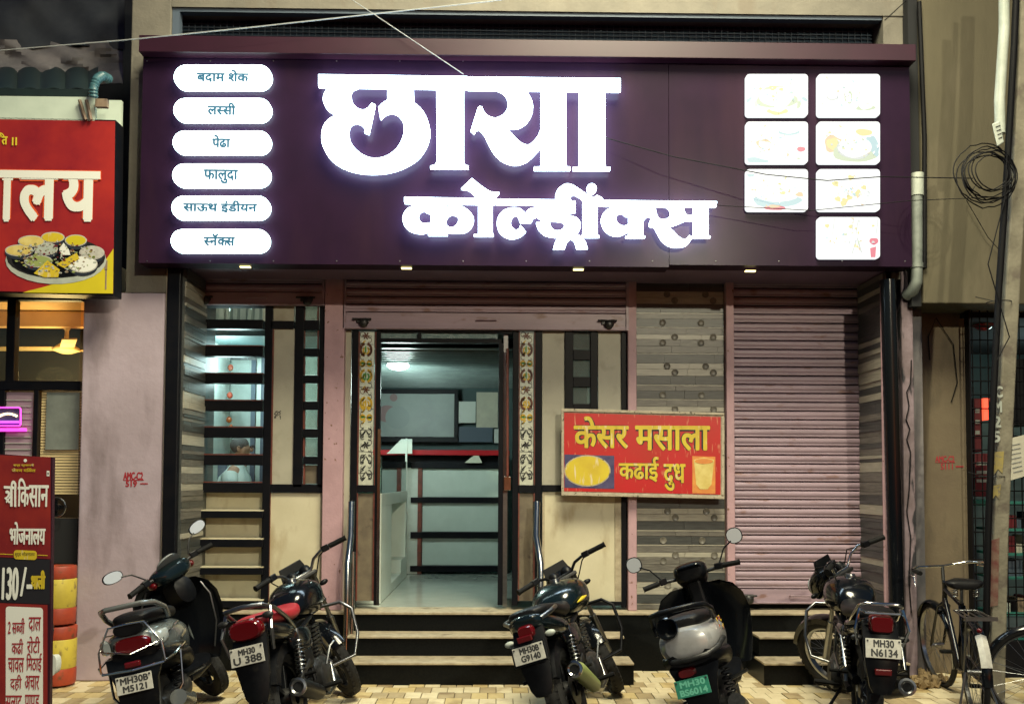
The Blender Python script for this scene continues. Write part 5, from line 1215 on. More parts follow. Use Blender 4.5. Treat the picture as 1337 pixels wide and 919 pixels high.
# mesh-fronted shop
YG = 7.85
gs = thing('mesh_shop', 'dim shop behind a black wire mesh at the right edge, with teal shelf racks', 'shop front', (PX(1310, YG), YG, 0))
b = B(); b.box(PX(1266.5, YG), PX(1268.5, YG), YG-.02, YG+.06, 0, PZ(392, YG)); b.box(PX(1268.6, YG), PX(1500, YG), YG-.02, YG+.05, .0, PZ(835, YG)); b.build('shop_frame', 'black_frame', gs)
n = 0
for k in range(17):
    x = PX(1272+k*10.3, YG); b = B(); b.tube([(x, YG, PZ(835, YG)), (x, YG, PZ(392, YG))], .0055, 5); b.build('mesh_bar', 'cable_black', gs)
for k in range(25):
    z = PZ(404 + k*18, YG); b = B(); b.tube([(PX(1268, YG), YG-.008, z), (PX(1500, YG), YG-.008, z)], .0055, 5); b.build('mesh_bar', 'cable_black', gs)
b = B(); b.box(PX(1266, YG), 6.5, 10.2, 10.3, 0, 3.4); b.build('back_wall', 'inner_teal', gs)
b = B(); b.box(PX(1266, YG)-.02, 6.5, YG+.1, 10.2, -.0, .16); b.build('shop_floor', 'inner_floor', gs)
b = B(); b.box(PX(1268, YG), 6.5, YG+.1, 10.2, 3.1, 3.2); b.build('shop_ceiling', 'dark_recess', gs)
plamp('mesh_shop_light', (PX(1330, 9.2), 9.0, 2.7), 9, (.7, 1, .95), .1)
q = P(1330, 413, 8.9); t = thing('shop_lamp', 'bright bulb high in the mesh-fronted shop', 'lamp', q)
b = B(); b.ell(q, (.10, .06, .035), 14, 8); b.build('bulb', 'lamp_cool', t, smooth=True)
b = B(); b.tube([q, q+V((0, 0, .4))], .008); b.build('cord', 'cable_black', t)
q = P(1284, 416, 8.3); t = thing('helmet', 'dark red helmet hanging at the top of the mesh-fronted shop', 'helmet', q)
b = B(); b.ell(q, (.105, .13, .115), 18, 12); b.build('helmet_shell', 'helmet_red', t, smooth=True)
b = B(); b.ell(q+V((0, -.06, -.02)), (.085, .085, .045), 16, 10); b.build('visor', 'gloss_black', t, smooth=True)
for k, (xa, xb, ya_, yb, m, l) in enumerate(((1271, 1281, 520, 590, 'box_red', 'tall dark red carton with white print behind the mesh'), (1283, 1292, 520, 548, 'red_glow', 'small glowing red-orange sign behind the mesh'), (1270, 1292, 592, 648, 'box_red', 'maroon carton stack below the red glow'), (1268, 1300, 652, 660, 'rack_teal', 'teal ledge beneath the maroon cartons'), (1310, 1345, 470, 556, 'dark_recess', 'large dark round-cornered machine right of the pole'))):
    b = B(); pbox(b, xa, xb, ya_, yb, 8.5-.02*k, 8.7, 8.5); o = b.build('carton' if k != 4 else 'machine', m, bevel=.006); tag(o, l, 'box' if k != 4 else 'machine')
    if m == 'box_red':
        for r_ in range(3): b = B(); pbox(b, xa+2, xb-2, ya_+(yb-ya_)*(.2+.2*r_), ya_+(yb-ya_)*(.27+.2*r_), 8.5-.02*k-.004, 8.5-.02*k-.002, 8.5); b.build('printed_line', 'pvc_white', o)
rk = thing('shelf_rack', 'bright teal shelf rack with small boxes behind the mesh, under the paper', 'shelf rack', P(1320, 800, 8.4))
for y in (655, 690, 722, 753, 800, 835): b = B(); pbox(b, 1303, 1400, y, y+3.2, 8.35, 8.75); b.build('shelf', 'rack_teal', rk)
for x in (1303, 1345): b = B(); pbox(b, x, x+5, 640, 880, 8.33, 8.38); b.build('upright', 'rack_teal', rk)
rr = random.Random(3)
for y in (690, 722, 753, 800):
    x = 1309; nbx = 0
    while x < 1342:
        w_ = rr.uniform(6, 12); h_ = rr.uniform(12, 24); b = B(); pbox(b, x, x+w_-1, y-h_, y-.5, 8.42, 8.6, 8.42); mm = rr.choice(['paper', 'pvc_white', 'rust_paint', 'blue_grey', 'box_red', 'black_plastic']); nbx += 1; tag(b.build('small_box', mm), '%s small box, %s from the left on the %s teal shelf' % ({'paper': 'cream', 'pvc_white': 'pale grey', 'rust_paint': 'brown', 'blue_grey': 'blue-grey', 'box_red': 'red', 'black_plastic': 'black'}[mm], ['first', 'second', 'third', 'fourth', 'fifth', 'sixth'][nbx-1], {690: 'uppermost filled', 722: 'second filled', 753: 'third filled', 800: 'lowest filled'}[y]), 'box', 'small boxes on the teal rack'); x += w_
pp = thing('paper_sheet', 'pale handwritten notice tied to the mesh right of the utility pole', 'notice', P(1322, 600, YG-.1))
b = B(); pts = [(1311, 574), (1340, 567), (1343, 620), (1319, 627)]; ppoly(b, pts, YG-.10, YG-.095); b.build('sheet', 'paper', pp)
b = B()
for k in range(7): b.tube([P(1317+k*1.0, 582+k*5.8, YG-.103), P(1332+k*.5, 579+k*5.8, YG-.103)], .0022, 5)
b.build('handwriting', 'blue_grey', pp)
# heap of earth at the foot of the right wall
b = B()
for k in range(130):
    rr = random.Random(k+900); q = P(rr.gauss(1210, 14), 870, 7.5); h_ = max(0, .06 - abs(q.x-3.55)*.15); b.obox((q.x, 7.6+rr.uniform(-.2, .25), rr.uniform(.0, h_+.01)), (rr.uniform(.015, .07), rr.uniform(.02, .06), rr.uniform(.015, .05)), (rr.random()*3, rr.random()*3, rr.random()*3))
tag(b.build('rubble', 'soil_yellow'), 'low heap of yellow earth and rubble at the foot of the right wall', 'rubble', kind='stuff')
# ------------------------------------------------------------------ two-wheelers (built in their own coordinates: y forward, x right, z up)
def tloc(s=(0, .93, .95), ax=(0, -.45, .9), a=0):
    return M.Translation(V(s)) @ M.Rotation(a, 4, V(ax).normalized()) @ M.Translation(-V(s))
def wheel(t, name, y, r, w, mir='black_plastic', spokes=0, xf=None, m_rim='dull_chrome', tyre_w=1.0, alloy=5):
    b = B(xf); b.torus((0, y, r), r-w*.9, w, 'x', 44, 12, tyre_w)
    for k in range(40):      # tread blocks
        a = 2*pi*k/40
        for s_ in (-1, 1):
            c_ = V((s_*w*.45*tyre_w, y+(r-.006)*cos(a+.07*s_), r+(r-.006)*sin(a+.07*s_))); b.obox(c_, (w*.55, .012, .03), (a, 0, 0))
    ty = b.build(name, 'tyre', t, smooth=True)
    b = B(xf); ri = r-w*1.75
    b.lathe([(ri, -w*.6), (ri-.012, -w*.5), (ri-.012, w*.5), (ri, w*.6), (ri+.012, w*.6), (ri+.006, 0), (ri+.012, -w*.6)], (0, y, r), 'x', 40, closed=True); rim = b.build('rim', m_rim, ty, smooth=True)
    b = B(xf); b.lathe([(.0, -w*.9), (.05, -w*.9), (.062, -w*.3), (.062, w*.3), (.05, w*.9), (0, w*.9)], (0, y, r), 'x', 24); b.build('hub', 'engine_metal', ty, smooth=True)
    b = B(xf)
    if spokes:
        for k in range(spokes):
            a = 2*pi*k/spokes; s_ = 1 if k % 2 else -1; a2 = a + .35*(1 if k % 4 < 2 else -1)
            b.tube([(s_*w*.6, y+.055*cos(a), r+.055*sin(a)), (0, y+ri*cos(a2), r+ri*sin(a2))], .0018, 4)
        b.build('spokes', 'dull_chrome', ty, kind='stuff')
    else:
        for k in range(alloy):
            a = 2*pi*k/alloy; mid = V((0, y+ri*.5*cos(a), r+ri*.5*sin(a))); b.obox(mid, (w*.7, ri*.98, .032), (a, 0, 0))
        b.build('alloy_spokes', 'black_plastic', ty, bevel=.006)
    return ty
def coil(b, p0, p1, r, n, wr):
    p0, p1 = V(p0), V(p1); d = (p1-p0).normalized(); u = d.cross(V((1, 0, 0))).normalized(); v_ = d.cross(u); L_ = []
    N = n*14
    for k in range(N+1): a = 2*pi*n*k/N; L_.append(p0.lerp(p1, k/N) + u*r*cos(a) + v_*r*sin(a))
    b.tube(L_, wr, 6)
def plate(t, lines, c_, w, h, tilt, m='plate_white', ml='plate_black', yawp=0, dark=False):
    """number plate facing backwards; c_ is its centre"""
    xf = M.Translation(V(c_)) @ M.Rotation(tilt, 4, 'X') @ M.Rotation(yawp, 4, 'Y')
    if dark: B(xf).box(-w/2-.012, w/2+.012, .002, .014, -h/2-.012, h/2+.012).build('plate_frame', 'black_plastic', t, bevel=.004)
    o = B(xf).box(-w/2, w/2, -.003, .0015, -h/2, h/2).build('number_plate', m, t, bevel=.002)
    for s, x0, x1, z0, z1 in lines:
        vs, fs = text_geo(s, (x1-x0)*w, (z1-z0)*h, .0022); b = B(xf); b.add([(-w/2+x0*w+x, -.0035-d, -h/2+z0*h+y) for x, y, d in vs], fs); b.build('plate_lettering', ml, o)
    for s_ in (-1, 1): b = B(xf); b.lathe([(.006, -.004), (.006, -.0065), (0, -.007)], (s_*w*.44, 0, h*.38), 'y', 10); b.build('plate_bolt', 'engine_metal', o)
    return o
def grip_set(t, xf, side, x_in, x_out, p0, p1, lever=True, m='black_rubber'):
    """grip between p0 (inner) and p1 (outer end) with switch box and lever"""
    p0, p1 = V(p0), V(p1); d = (p1-p0).normalized()
    B(xf).tube([p0, p0+d*.01, p1-d*.012, p1], [.019, .020, .019, .022], 14).build('grip', m, t, smooth=True)
    b = B(xf); b.obox(p0-d*.03, (.055, .042, .045), (0, -math.atan2(d.z, abs(d.x))*side, math.atan2(d.y, d.x) if side > 0 else math.atan2(-d.y, -d.x))); b.build('switch_box', 'black_plastic', t, bevel=.006)
    if lever:
        q0 = p0 - d*.03 + V((0, .035, .0)); q1 = p1 + V((-side*.01, .055, -.012))
        B(xf).tube([q0, q0.lerp(q1, .3)+V((0, .014, 0)), q1-V((side*.03, 0, 0)), q1], [.008, .0065, .006, .009], 8).build('brake_lever', 'black_plastic', t, smooth=True)
def mirror(t, xf, base, top, face, m='black_plastic', tilt=(0, 0, 0), shape='oval', rx=.058, rz=.042):
    base, top = V(base), V(top); mid = base.lerp(top, .5) + V((0, .0, .03))
    o = B(xf).tube([base, mid, top], .0055, 8).build('mirror_stem', m, t, smooth=True)
    from mathutils import Euler
    x2 = (xf if xf else M.Identity(4)) @ M.Translation(top+V(face)) @ Euler(tilt).to_matrix().to_4x4()
    prof = []
    b = B(x2); n = 28
    def ring(k_, y, e=2.3): return [(math.copysign(abs(cos(2*pi*i/n))**(2/e), cos(2*pi*i/n))*rx*k_, y, math.copysign(abs(sin(2*pi*i/n))**(2/e), sin(2*pi*i/n))*rz*k_) for i in range(n)]
    b.loft([ring(1.0, 0), ring(1.04, .006), ring(.9, .022), ring(.45, .030)]); sh = b.build('mirror_shell', m, o, smooth=True)
    b = B(x2); b.loft([ring(.92, -.002), ring(.92, .001)]); b.build('mirror_glass', 'mirror_glass', o)
    return o
def indicator(t, xf, c_, side, m='orange_lens', body='black_plastic', ln=.05):
    c_ = V(c_); b = B(xf); b.tube([c_, c_+V((side*ln, 0, 0))], .007, 8); o = b.build('indicator', body, t, smooth=True)
    b = B(xf); b.ell(c_+V((side*(ln+.03), 0, 0)), (.036, .020, .020), 14, 8); b.build('indicator_lens', m, o, smooth=True)

def motorcycle(label, loc, yaw, lean, steer, p, group='motorcycles and scooters parked in front of the shop', sc_=1.0):
    t = thing('motorcycle', label, 'motorcycle', loc, group, (0, lean, yaw)); t.scale = (sc_,)*3
    LOCAL[0] = True; S = tloc(a=steer)
    wheel(t, 'rear_wheel', 0, .305, p.get('rw', .052), spokes=p.get('spokes', 0), m_rim=p.get('rim', 'black_plastic'))
    wheel(t, 'front_wheel', 1.27, .305, .045, spokes=p.get('spokes', 0), xf=S, m_rim=p.get('rim', 'black_plastic'))
    # fork, front mudguard
    for s_ in (-1, 1):
        b = B(S); b.tube([(s_*.085, 1.27, .305), (s_*.085, 1.10, .62)], .026, 12); b.tube([(s_*.085, 1.10, .62), (s_*.085, .93, .96)], .017, 10); b.build('fork_leg', 'dull_chrome', t, smooth=True)
    b = B(S); rings = []
    for k in range(13):
        a = R(20) + R(140)*k/12; rr_ = .33; c_ = V((0, 1.27+rr_*cos(a), .305+rr_*sin(a))); u = V((0, cos(a), sin(a)))
        rings.append([c_+V((x, 0, 0))-u*d for x, d in ((-.062, .05), (-.055, .01), (-.03, 0), (0, -.004), (.03, 0), (.055, .01), (.062, .05), (.052, .045), (.0, .006), (-.052, .045))])
    b.loft(rings); b.build('front_mudguard', p.get('paint', 'gloss_black'), t, smooth=True)
    b = B(S); b.box(-.11, .11, .90, .97, .955, .985); b.box(-.10, .10, 1.0, 1.05, .74, .765); b.build('fork_clamp', 'engine_metal', t, bevel=.008)
    # frame, engine
    b = B(); b.tube([(0, .93, .90), (0, .86, .60), (0, .74, .34)], .022, 10)
    for s_ in (-1, 1):
        b.tube([(s_*.03, .90, .86), (s_*.10, .55, .72), (s_*.12, .1, .66), (s_*.10, -.30, .72)], .015, 8); b.tube([(s_*.12, .25, .68), (s_*.14, .22, .34)], .014, 8)
        b.tube([(s_*.10, .25, .34), (s_*.105, 0, .305)], .022, 8)
    b.build('frame', 'black_plastic', t, smooth=True)
    b = B(); b.body([(.30, 0, .33, .11, .10, .09), (.36, 0, .33, .15, .13, .11), (.55, 0, .33, .15, .13, .11), (.68, 0, .34, .12, .10, .09)], 20, 3.2)
    b.lathe([(.0, -.17), (.08, -.17), (.10, -.15), (.10, .16), (.08, .175), (0, .175)], (0, .40, .32), 'x', 24); b.build('engine_case', 'engine_metal', t, smooth=True)
    for k in range(8):
        z = .46 + .026*k; B().box(-.105, .105, .47+.02*k*.4, .64+.02*k*.4, z, z+.012).build('cooling_fin', 'engine_metal', t)
    B().box(-.07, .07, .50, .62, .44, .66).build('cylinder', 'engine_metal', t, bevel=.01)
    for s_ in (-1, 1):
        b = B(); b.body([(.10, s_*.115, .50, .03, .06, .07), (.22, s_*.12, .50, .035, .08, .08), (.30, s_*.11, .50, .03, .06, .06)], 14, 4); b.build('battery_cover', 'black_plastic', t, smooth=True)
    b = B(); b.tube([(.06, .66, .60), (.10, .56, .70), (.08, .40, .72), (.05, .2, .70)], .006, 6); b.tube([(-.05, .64, .60), (-.12, .50, .66), (-.10, .3, .60)], .005, 6); b.tube([(.12, .30, .45), (.14, .1, .40), (.12, .0, .38)], .006, 6); b.tube([(.02, .86, .70), (.06, .80, .60), (.10, .70, .50)], .006, 6); b.build('wiring', 'cable_black', t, smooth=True)
    b = B(); b.lathe([(.0, -.02), (.032, -.02), (.036, .03), (0, .03)], (.09, .34, .56), 'x', 16); b.tube([(.06, .42, .56), (.05, .52, .56)], .022, 10); b.build('carburettor', 'engine_metal', t, smooth=True)
    b = B(); b.lathe([(.05, .070), (.11, .070), (.11, .074), (.05, .074)], (0, 0, .305), 'x', 32, closed=True); b.build('rear_sprocket', 'dull_chrome', t, smooth=True)
    B().obox((.155, -.02, .43), (.012, .36, .03), (.28, 0, 0)).build('exhaust_bracket', 'engine_metal', t, bevel=.003)
    # shock absorbers
    for s_ in (-1, 1):
        o = B().tube([(s_*.135, -.02, .36), (s_*.13, .10, .70)], .014, 10).build('shock_absorber', 'dull_chrome', t, smooth=True)
        b = B(); coil(b, (s_*.135, .0, .44), (s_*.13, .075, .63), .030, 8, .0055); b.build('spring', p.get('spring', 'dull_chrome'), o, smooth=True)
    # exhaust
    b = B(); b.tube([(.05, .66, .46), (.10, .76, .36), (.13, .66, .22), (.14, .40, .20), (.15, .2, .24)], .022, 12); b.build('exhaust_pipe', 'dull_chrome', t, smooth=True)
    mz = p.get('muf', .0); b = B()
    b.tube([(.155, .22, .25), (.16, .16, .27), (.18, -.18, .37+mz), (.183, -.27, .395+mz)], [.024, .048, .056, .050], 18); o = b.build('muffler', p.get('muffler', 'dull_chrome'), t, smooth=True)
    q = V((.183, -.271, .396+mz)); b = B(M.Translation(q) @ M.Rotation(R(-16), 4, 'X')); b.lathe([(.052, .01), (.054, -.010), (.040, -.014), (.030, -.006), (.030, .05)], (0, 0, 0), 'y', 22); b.build('muffler_tip', p.get('tip', 'dull_chrome'), o, smooth=True)
    b = B(M.Translation(q) @ M.Rotation(R(-16), 4, 'X')); b.lathe([(.0, -.002), (.029, -.002)], (0, 0, 0), 'y', 18); b.build('muffler_hole', 'dark_recess', o)
    # tank, side panels, seat, tail
    tz = p.get('tankw', 1.12); k = p.get('bulk', 1.18)
    b = B(); b.body([(.36, 0, .80, .07*tz, .05, .06), (.42, 0, .82, .115*tz, .10, .10), (.55, 0, .84, .15*tz, .135, .13), (.70, 0, .85, .165*tz, .135, .15), (.84, 0, .85, .13*tz, .11, .12), (.91, 0, .85, .07*tz, .07, .07)], 24, 2.5)
    tk = b.build('fuel_tank', p.get('tank', 'gloss_black'), t, smooth=True, sub=1)
    b = B(); b.lathe([(.0, .012), (.034, .010), (.038, 0), (.038, -.02)], (0, .64, .985), 'z', 20); b.build('filler_cap', 'dull_chrome', tk, smooth=True)
    for s_ in (-1, 1):
        if p.get('decal'):
            b = B(); b.tube([(s_*.125*tz, .42, .80), (s_*.146*tz, .50, .815), (s_*.155*tz, .58, .82)], [.004, .014, .004], 8); b.build('tank_decal', p['decal'], tk, smooth=True)
        b = B(); b.body([(-.02, s_*.10, .64, .02, .05, .03), (.10, s_*.125, .62, .03, .09, .09), (.28, s_*.13, .60, .03, .10, .11), (.36, s_*.12, .62, .02, .06, .06)], 14); b.build('side_panel', p.get('paint', 'gloss_black'), t, smooth=True, sub=1)
    st = p.get('seat', 'seat_black'); h = p.get('hump', 0)
    b = B(); b.body([(y, 0, z, w*k, hu*1.15, hd) for y, z, w, hu, hd in ((-.34, .83+h, .05, .02, .02), (-.28, .83+h, .105, .035, .04), (-.05, .815+h*.6, .125, .045, .05), (.12, .79, .125, .045, .05), (.34, .80, .10, .04, .05), (.42, .82, .07, .035, .04))], 20, 2.8); b.build('seat', st, t, smooth=True, sub=1)
    tc = p.get('tailpaint', p.get('paint', 'gloss_black'))
    b = B(); b.body([(y, 0, z, w*k*1.05, hu*1.2, hd*1.25) for y, z, w, hu, hd in ((-.40, .79+h, .055, .04, .04), (-.33, .775+h, .095, .05, .06), (-.10, .735, .125, .06, .07), (.10, .70, .125, .06, .06))], 18, 2.6); tl = b.build('tail_cowl', tc, t, smooth=True, sub=1)
    lw, lh = p.get('lamp', (.075, .045)); lz = p.get('lampz', .775)
    b = B(); b.body([(-.435, 0, lz, lw*.86, lh*.8, lh*.8), (-.42, 0, lz, lw, lh, lh), (-.37, 0, lz, lw*1.05, lh*1.05, lh)], 18, p.get('lamppow', 3.4)); b.build('tail_light', 'red_lens', t, smooth=True)
    # rear mudguard and plate
    b = B(); pz, py = p.get('plate_z', .64), p.get('plate_y', -.455)
    b.loft([[(s_*w_, y+(.0 if abs(s_) > .5 else -.02), z) for s_ in (-1, -.4, .4, 1)] + [(s_*w_, y+.03, z) for s_ in (1, .4, -.4, -1)] for w_, y, z in ((.10, -.34, .80), (.105, -.40, .70), (.10, -.43, .60), (.085, -.44, .50), (.07, -.45, .42), (.05, -.45, .38))]); b.build('rear_mudguard', p.get('guard', 'black_plastic'), t, smooth=True)
    rings = []
    for k in range(11):
        a = R(25) + R(130)*k/10; c_ = V((0, .345*cos(a), .305+.345*sin(a))); u = V((0, cos(a), sin(a)))
        rings.append([c_+V((x, 0, 0))-u*d for x, d in ((-.08, .07), (-.07, .01), (0, -.004), (.07, .01), (.08, .07), (.065, .06), (0, .006), (-.065, .06))])
    b = B(); b.loft(rings); b.build('wheel_arch', 'black_plastic', t, smooth=True)
    plate(t, p['plate'], (0, py-.012, pz), p.get('pw', .20), p.get('ph', .105), R(p.get('ptilt', -12)), dark=p.get('pframe', False))
    if p.get('reflector'):
        b = B(); b.box(-.048, .048, -.485, -.465, p['reflector']-.018, p['reflector']+.018); b.build('reflector', 'dark_red_lens', t, bevel=.005)
    for s_ in (-1, 1): indicator(t, None, (s_*.06, p.get('ind_y', -.37), p.get('ind_z', .70)), s_, p.get('ind', 'orange_lens'), 'black_plastic', .045)
    # grab rail
    rr_ = p.get('rail')
    if rr_ == 'big':
        b = B(); pts = [(.135, .05, .72), (.145, -.08, .80), (.140, -.25, .885), (.11, -.37, .925), (0, -.40, .935), (-.11, -.37, .925), (-.140, -.25, .885), (-.145, -.08, .80), (-.135, .05, .72)]
        b.tube(pts, .014, 10); 
        for s_ in (-1, 1): b.tube([(s_*.137, -.3, .90), (s_*.15, -.40, .78), (s_*.13, -.38, .66)], .012, 8)
        b.build('grab_rail', 'dull_chrome', t, smooth=True)
    elif rr_ == 'chrome':
        b = B(); pts = [(.12, .0, .72), (.135, -.20, .80), (.125, -.37, .895), (.09, -.42, .915), (-.09, -.42, .915), (-.125, -.37, .895), (-.135, -.20, .80), (-.12, .0, .72)]; b.tube(pts, .011, 10)
        b.tube([(.12, -.36, .875), (.10, -.43, .86), (-.10, -.43, .86), (-.12, -.36, .875)], .008, 8)
        for s_ in (-1, 1): b.tube([(s_*.125, -.38, .88), (s_*.155, -.42, .76), (s_*.13, -.37, .66)], .010, 8)
        b.build('grab_rail', 'chrome', t, smooth=True)
        for s_ in (-1, 1): b = B(); b.tube([(s_*.17, .15, .68), (s_*.18, -.10, .66), (s_*.18, -.25, .50), (s_*.17, .0, .42), (s_*.17, .2, .50), (s_*.17, .15, .68)], .008, 8); b.build('saree_guard', 'dull_chrome', t, smooth=True)
    elif rr_ == 'split':
        for s_ in (-1, 1): b = B(); b.tube([(s_*.10, .0, .82), (s_*.15, -.12, .85), (s_*.155, -.28, .84), (s_*.10, -.35, .82)], .015, 10); b.build('grab_rail', 'dull_chrome', t, smooth=True)
    # handlebar
    hz = p.get('hz', 0); hw = p.get('hw', .36)
    b = B(S); rise = p.get('rise', .10)
    pts = [(0, .93, .99), (.08, .93, .99), (.13, .90, 1.0+rise*.6), (.19, .86, .99+rise), (hw-.13, .80, .99+rise), (hw-.01, .755, .985+rise)]
    b.tube([(-x, y, z) for x, y, z in reversed(pts)] + pts[1:], .0115, 10); b.build('handlebar', p.get('bar', 'dull_chrome'), t, smooth=True)
    for s_ in (-1, 1):
        grip_set(t, S, s_, 0, 0, (s_*(hw-.125), .798, .99+rise), (s_*hw, .75, .985+rise))
        if p.get('mirrors', False): mirror(t, S, (s_*(hw-.17), .83, 1.0+rise), (s_*(hw-.04), .86, 1.20), (0, 0, .03), tilt=(0, 0, 0), rx=.06, rz=.038)
    b = B(S)
    for s_ in (-1, 1): b.tube([(s_*(hw-.16), .84, .98+rise), (s_*.20, .98, .96+rise), (s_*.08, 1.02, .88), (0, 1.0, .78)], .005, 6)
    b.build('control_cables', 'cable_black', t, smooth=True)
    # instruments and headlamp cowl
    b = B(S); b.body([(.99, 0, .99, .085, .035, .035), (1.03, 0, .985, .12, .06, .06), (1.10, 0, .95, .13, .09, .13), (1.17, 0, .90, .115, .09, .14), (1.21, 0, .88, .08, .06, .08)], 22, 2.6); cw = b.build('headlamp_cowl', p.get('paint', 'gloss_black'), t, smooth=True, sub=1)
    b = B(S); b.ell((0, 1.215, .88), (.075, .03, .075), 18, 10); b.build('headlight', 'clear_lens', cw, smooth=True)
    b = B(S); b.loft([[(x*1, 1.02+y*.0+z_, .0+zz) for x, y, zz in ((-.11, 0, 1.0), (.11, 0, 1.0), (.09, 0, 1.10), (-.09, 0, 1.10))] for z_ in (.05, .062)]); b.build('fly_screen', p.get('screen', 'black_plastic'), cw, bevel=.01)
    for s_ in (-1, 1):
        b = B(S @ M.Translation((s_*.055, .985, 1.01)) @ M.Rotation(R(-50), 4, 'X')); b.lathe([(.0, .012), (.036, .012), (.043, .008), (.045, -.03), (.03, -.05)], (0, 0, 0), 'z', 22); o = b.build('instrument_dial', 'black_plastic', cw, smooth=True)
        b = B(S @ M.Translation((s_*.055, .985, 1.01)) @ M.Rotation(R(-50), 4, 'X')); b.lathe([(.0, .0135), (.033, .0135)], (0, 0, 0), 'z', 22); b.build('dial_glass', 'clear_lens' if p.get('palegauge') else 'engine_metal', o)
        indicator(t, S, (s_*.10, 1.10, .86), s_, p.get('find', 'black_plastic'), 'black_plastic', .04)
    # crash guard, pegs, stand, pedal, chain guard
    cg = p.get('crash', 'chrome'); b = B(); g = p.get('cgw', .30)
    for s_ in (-1, 1): b.tube([(s_*.03, .90, .74), (s_*g*.75, .92, .74), (s_*g, .90, .68), (s_*(g+.01), .88, .50), (s_*g*.9, .82, .36), (s_*.06, .74, .32)], .0125, 10)
    b.build('crash_guard', cg, t, smooth=True)
    for s_ in (-1, 1):
        b = B(); b.tube([(s_*.10, .32, .27), (s_*.28, .32, .28)], .016, 8); b.build('foot_peg', 'black_rubber', t, smooth=True)
        b = B(); b.tube([(s_*.12, -.02, .42), (s_*.24, -.04, .43)], .012, 8); b.build('pillion_peg', 'black_rubber', t, smooth=True)
    B().tube([(-.10, .34, .24), (-.24, .30, .02), (-.27, .28, .005)], .011, 8).build('side_stand', 'black_plastic', t, smooth=True)
    b = B(); b.tube([(-.06, .02, .36), (-.07, .38, .39)], .03, 8); b.build('chain_guard', 'black_plastic', t, smooth=True)
    b = B(); b.tube([(.15, .42, .34), (.20, .50, .50), (.22, .55, .52)], .008, 6); b.build('kick_lever', 'dull_chrome', t, smooth=True)
    LOCAL[0] = False
    return t

